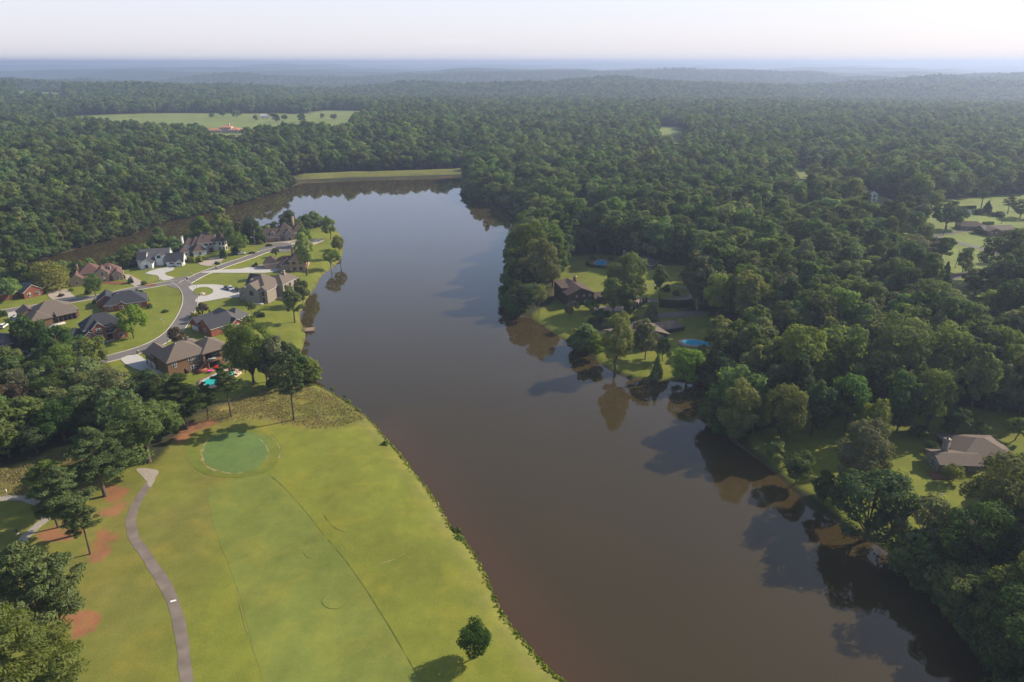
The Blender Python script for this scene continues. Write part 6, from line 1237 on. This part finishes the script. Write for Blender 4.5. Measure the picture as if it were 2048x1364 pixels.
# shrubs set one by one
def sh(px, py, wpx, hpx, leaf, label, grp=None):
    g_ = PG(px, py); q = proj(g_.x, g_.y, g_.z)[2]; w = wpx / q / 2; hh = max(hpx / q / .9 - w * .35, w * .6)
    put_tree('shrub%d' % (px % 3), g_.x, g_.y, g_.z - .1, hh / 1.1, w, leaf, label, grp)
SH = [(288,570,10,9,'leaf_green','round bush beside the farmhouse street lamp'),(262,566,11,12,'leaf_dark','round bush on the lawn corner by the pale drive'),(246,557,9,10,'leaf_dark','dark bush at the right wall of the red-brown roofed house'),(176,588,12,12,'leaf_dark','dark bush beside the round green tree'),(143,582,10,7,'leaf_olive','low bush before the red-brown roofed house left gable'),
 (190,606,10,9,'leaf_dark','dark bush between the taupe and navy roofs'),(294,602,9,9,'leaf_dark','dark bush at the far corner of the navy-roofed house'),(300,616,9,10,'leaf_dark','dark bush at the near corner of the navy-roofed house'),(274,584,8,7,'leaf_green','upper bush of the mulch bed by the road'),(282,585,7,6,'leaf_dark','lower bush of the mulch bed by the road'),(330,624,12,6,'leaf_dark','low dark plants around the lawn boulder'),
 (6,632,14,13,'leaf_dark','clipped round bush at the left edge by the white drive'),(122,593,11,7,'leaf_purple','reddish bush at the tan drive corner'),(380,524,14,12,'leaf_olive','pale flowering bush, left of three before the turreted house'),(399,524,13,13,'leaf_olive','pale flowering bush, middle of three before the turreted house'),(411,520,12,9,'leaf_grey','pale flowering bush, right of three before the turreted house'),
 (447,516,14,19,'leaf_dark','dark upright bush before the turreted house door'),(472,508,16,18,'leaf_dark','dark bush below the turret'),(434,528,11,6,'leaf_dark','low dark bush beside the white mailbox pillar'),(504,507,12,5,'leaf_purple','low reddish bush at the foot of the street lamp'),(513,533,6,9,'leaf_dark','dark upright bush at the tan garden wall'),(508,534,8,6,'leaf_purple','reddish bush beside the tan garden wall'),
 (538,492,14,6,'leaf_dark','dark bush in the bed before the point house'),(571,480,9,6,'leaf_dark','dark clipped bush under the point house window'),(520,488,14,9,'leaf_olive','pale bush left of the point house'),(516,632,16,11,'leaf_dark','left of two dark clipped bushes on the shore lawn'),(525,633,11,10,'leaf_dark','right of two dark clipped bushes on the shore lawn'),
 (580,700,14,8,'leaf_grey','white flowering bush on the shore lawn'),(588,708,10,7,'leaf_olive','small pale bush at the water by the shore lawn'),(86,724,10,7,'leaf_dark','small dark bush at the tan drive'),(208,682,9,6,'leaf_green','small bush at the two-storey brick house door'),(1138,608,12,14,'leaf_dark','dark bush at the left of the chalet'),(1420,587,16,16,'leaf_green','rounded green bush on the lawn beyond the tan drive'),(1352,592,14,12,'leaf_grey','white flowering bush inside the circular wall'),(1333,584,12,13,'leaf_dark','dark bush inside the circular wall'),
 (1222,520,9,7,'leaf_dark','dark bush right of the bright blue pool'),(1186,519,12,9,'leaf_dark','dark bush behind the bright blue pool'),(1240,521,8,6,'leaf_dark','dark bush near the ranch chimney'),(697,806,12,8,'leaf_bright','leafy bush, upper of the golf shore clumps'),(690,797,10,8,'leaf_green','leafy bush at the top of the golf shore'),(716,822,11,7,'leaf_bright','leafy bush, lower of the upper golf shore clumps'),(770,889,14,9,'leaf_green','single bush on the golf shore'),
 (912,1064,19,11,'leaf_green','larger bush on the lower golf shore'),(918,1077,18,9,'leaf_bright','lower twin of the larger golf shore bush'),(957,1111,10,7,'leaf_green','small bush growing in the water edge'),(665,782,14,9,'leaf_green','bush at the corner of the rough field by the water'),(1262,753,9,6,'leaf_bright','small bush on the grassy shore bank'),(1960,428,30,9,'leaf_dark','dark shrub at the foot of the far pointed evergreen'),(1996,432,26,9,'leaf_dark','dark shrub at the foot of the far dark pine')]
for a_ in SH: sh(*a_)
for k, x in enumerate((1268, 1274, 1280, 1286, 1292)): T('column0', x, 620 - .6 * (x - 1268), 607 - .6 * (x - 1268), 6, 'leaf_dark', '%s of the five small dark cypresses below the tan drive' % ORD[k], 'row of small cypresses', clear=2)
for px, py, rx, ry, lb in ((404, 637, 20, 4, 'x'), (230, 566, 26, 3, 'x'), (278, 587, 14, 3.5, 'x'), (297, 570, 16, 3, 'x')):
    drape('mulch_bed', pg_poly([(px + rx * math.cos(a), py + ry * math.sin(a)) for a in np.linspace(0, 5.9, 12)]), 'mulch', .10, 2, 3, 'reddish mulch planting bed by the residential road')
# ------------------------------------------------------------------ woods: the largest trees one by one, the rest as one mass
WP = wood_points()
ppx = np.array([proj(x, y, z + 9) for x, y, z in WP[:, :3]]); inside = (ppx[:, 0] > -40) & (ppx[:, 0] < 2090) & (ppx[:, 1] > 60) & (ppx[:, 1] < 1420) & (WP[:, 6] < 9)
n_single = max(0, 296 - sum(1 for t_ in TREES if t_['category'] == 'tree'))
big_ = WP[:, 3] * ppx[:, 2] * inside
order = np.argsort(-big_)[:n_single]
LMK = [(1250, 690, 'the modern house'), (1170, 600, 'the chalet'), (1290, 525, 'the brick ranch'), (1410, 690, 'the kidney pool'), (1450, 790, 'the small cove'), (1550, 850, 'the lakeside olive pair'), (1740, 900, 'the shaded lawn'), (1900, 900, 'the lake house'), (1900, 1180, 'the lower right shore'), (1850, 560, 'the shaded lane'), (1700, 540, 'the far right lawns'), (1560, 700, 'the woods above the cove'), (1400, 560, 'the end of the tan drive'), (1030, 470, 'the right point'), (960, 420, 'the far end of the right shore'), (1180, 440, 'the hidden house'), (1500, 600, 'the pale pointed conifer'), (1620, 620, 'the bright topped tall tree'),
       (300, 450, 'the inlet facing the farmhouse'), (150, 490, 'the inlet facing the willow'), (40, 520, 'the left end of the inlet'), (430, 410, 'the inlet facing the turret'), (560, 380, 'the left end of the dam'), (100, 800, 'the near wood'), (1980, 680, 'the upper right edge'), (1780, 700, 'the lawn'), (1350, 480, 'the ranch woods'), (1550, 480, 'the middle of the right woods')]
KN = ['oak%d' % i for i in range(7)] + ['tall0', 'tall1']; SW = {'leaf_wood': 'mid-green', 'leaf_green': 'fresh green', 'leaf_dark': 'dark green', 'leaf_olive': 'olive', 'leaf_grey': 'grey-green'}
rg = random.Random(5); cand = []
for i in order:
    x, y, z, s, sw, rz, kd = WP[i]; kd = int(kd); lf = rg.choices(list(SW), [4, 3, 3, 2, 1])[0]; px, py = ppx[i, 0], ppx[i, 1]
    lm = min(LMK, key=lambda q: (q[0] - px) ** 2 + (2 * (q[1] - py)) ** 2); dx, dy = px - lm[0], py - lm[1]
    rel = ('left of' if dx < 0 else 'right of') if abs(dx) > 1.3 * abs(dy) else ('behind' if dy < 0 else 'in front of')
    ht = 'tall' if s * PH[KN[kd]][0] > 19.5 else 'low' if s * PH[KN[kd]][0] < 15 else 'medium'
    cand.append([i, lf, f'{ht} {SW[lf]} woodland tree {rel} {lm[2]}', px])
from collections import defaultdict
byl = defaultdict(list)
for c_ in cand: byl[c_[2]].append(c_)
for lb, cs in byl.items():
    if len(cs) > 1:
        cs.sort(key=lambda q: q[3])
        for k, c_ in enumerate(cs): c_[2] = (ORD[k] if k < 20 else 'last') + ' ' + lb.replace(' woodland tree ', ' tree from left, ')
for i, lf, lb, _ in cand:
    x, y, z, s, sw, rz, kd = WP[i]; put_tree(KN[int(kd)], x, y, z, s, sw, lf if lf != 'leaf_wood' else None, lb, 'trees of the woods round the lake', rz)
rest = np.delete(WP, order, 0)
fm = bpy.data.meshes.new('forest'); fm.vertices.add(len(rest)); fm.vertices.foreach_set('co', rest[:, :3].astype(np.float32).ravel())
def fattr(nm, ty, v): a_ = fm.attributes.new(nm, ty, 'POINT'); a_.data.foreach_set('vector' if ty == 'FLOAT_VECTOR' else 'value', v)
fattr('scl', 'FLOAT_VECTOR', np.column_stack([rest[:, 4], rest[:, 4], rest[:, 3]]).astype(np.float32).ravel()); fattr('rot', 'FLOAT_VECTOR', np.column_stack([np.zeros(len(rest)), np.zeros(len(rest)), rest[:, 5]]).astype(np.float32).ravel()); fattr('kind', 'INT', rest[:, 6].astype(np.int32))
fo = obj('forest', fm); tag(fo, 'hazy mixed woodland stretching back to the horizon', kind='stuff')
def instancer(o, coll, nm):
    ng = bpy.data.node_groups.new(nm, 'GeometryNodeTree'); ng.interface.new_socket('Geometry', in_out='INPUT', socket_type='NodeSocketGeometry'); ng.interface.new_socket('Geometry', in_out='OUTPUT', socket_type='NodeSocketGeometry')
    gi, go = N(ng, 'NodeGroupInput'), N(ng, 'NodeGroupOutput'); ip = N(ng, 'GeometryNodeInstanceOnPoints'); ci = N(ng, 'GeometryNodeCollectionInfo'); ci.inputs['Collection'].default_value = coll; ci.inputs['Separate Children'].default_value = True; ci.inputs['Reset Children'].default_value = True
    def na(n_, ty): q = N(ng, 'GeometryNodeInputNamedAttribute', data_type=ty); q.inputs['Name'].default_value = n_; return q.outputs['Attribute']
    LK(ng, gi.outputs[0], ip.inputs['Points']); LK(ng, ci.outputs[0], ip.inputs['Instance']); ip.inputs['Pick Instance'].default_value = True; LK(ng, na('kind', 'INT'), ip.inputs['Instance Index']); LK(ng, na('rot', 'FLOAT_VECTOR'), ip.inputs['Rotation']); LK(ng, na('scl', 'FLOAT_VECTOR'), ip.inputs['Scale']); LK(ng, ip.outputs[0], go.inputs[0])
    md = o.modifiers.new('woods', 'NODES'); md.node_group = ng
instancer(fo, WOOD, 'woods')
print('FOREST', len(rest), 'single', len(order), 'trees', len(TREES), 'maxz', gz.max())
# tall grass tufts along the golf shore and over the rough field
rg = np.random.default_rng(3); cen = []
SHR = smooth_poly(px_poly(LAKE_PX[0:17]), 6, False)
for k in range(1500):
    i = rg.integers(0, len(SHR) - 1); p = SHR[i] + (SHR[i + 1] - SHR[i]) * rg.random(); cen.append(p + rg.normal(size=2) * .45)
q = Z['rough_field']; lo, hi = q.min(0), q.max(0); c2 = lo + rg.random((22000, 2)) * (hi - lo); c2 = c2[sdf(c2, q) > 3.5 * rg.random(len(c2)) - .8]; c2 = c2[fbm(c2[:, 0] / 6, c2[:, 1] / 6, 3) > -.16 + .2 * (rg.random(len(c2)) - .5)]
q = Z['rough_field2']; lo, hi = q.min(0), q.max(0); c3 = lo + rg.random((16000, 2)) * (hi - lo); c3 = c3[sdf(c3, q) > 4 * rg.random(len(c3)) - .8]; c3 = c3[fbm(c3[:, 0] / 6, c3[:, 1] / 6, 3) > -.12 + .2 * (rg.random(len(c3)) - .5)]
cen = np.array(cen); cen = cen[-lake_sd(cen) > -.25]
def tufts(c, size, leaf, nm, label):
    n = len(c); z = np.maximum(ground_h(c), 0); sz = size * (.5 + rg.random(n)); C3 = np.column_stack([c, z + sz * .35]); az = rg.random(n) * 6.283
    nr_ = np.stack([np.cos(az), np.sin(az), .5 + .4 * rg.random(n)], 1); me = crown_mesh(nm, [cards(C3, nr_, sz, np.clip(.45 + 1.5 * fbm(c[:, 0] / 5, c[:, 1] / 5, 3) + .5 * (rg.random(n) - .5), 0, 1), 1.0, along=np.stack([-np.sin(az), np.cos(az), np.zeros(n)], 1), rng=rg)], leaf)
    return tag(obj(nm, me), label, kind='stuff')
leaf_mat('grass_fresh', (.13, .17, .025), (.26, .29, .05), .1, .3); leaf_mat('grass_dry', (.18, .16, .045), (.34, .29, .10), .1, .3)
tufts(cen, .6, 'grass_fresh', 'shore_grass', 'rank grass fringe along the golf course shore'); tufts(np.vstack([c2, c3]), .30, 'grass_dry', 'tall_grass', 'tawny unmown grass beside the golf course')
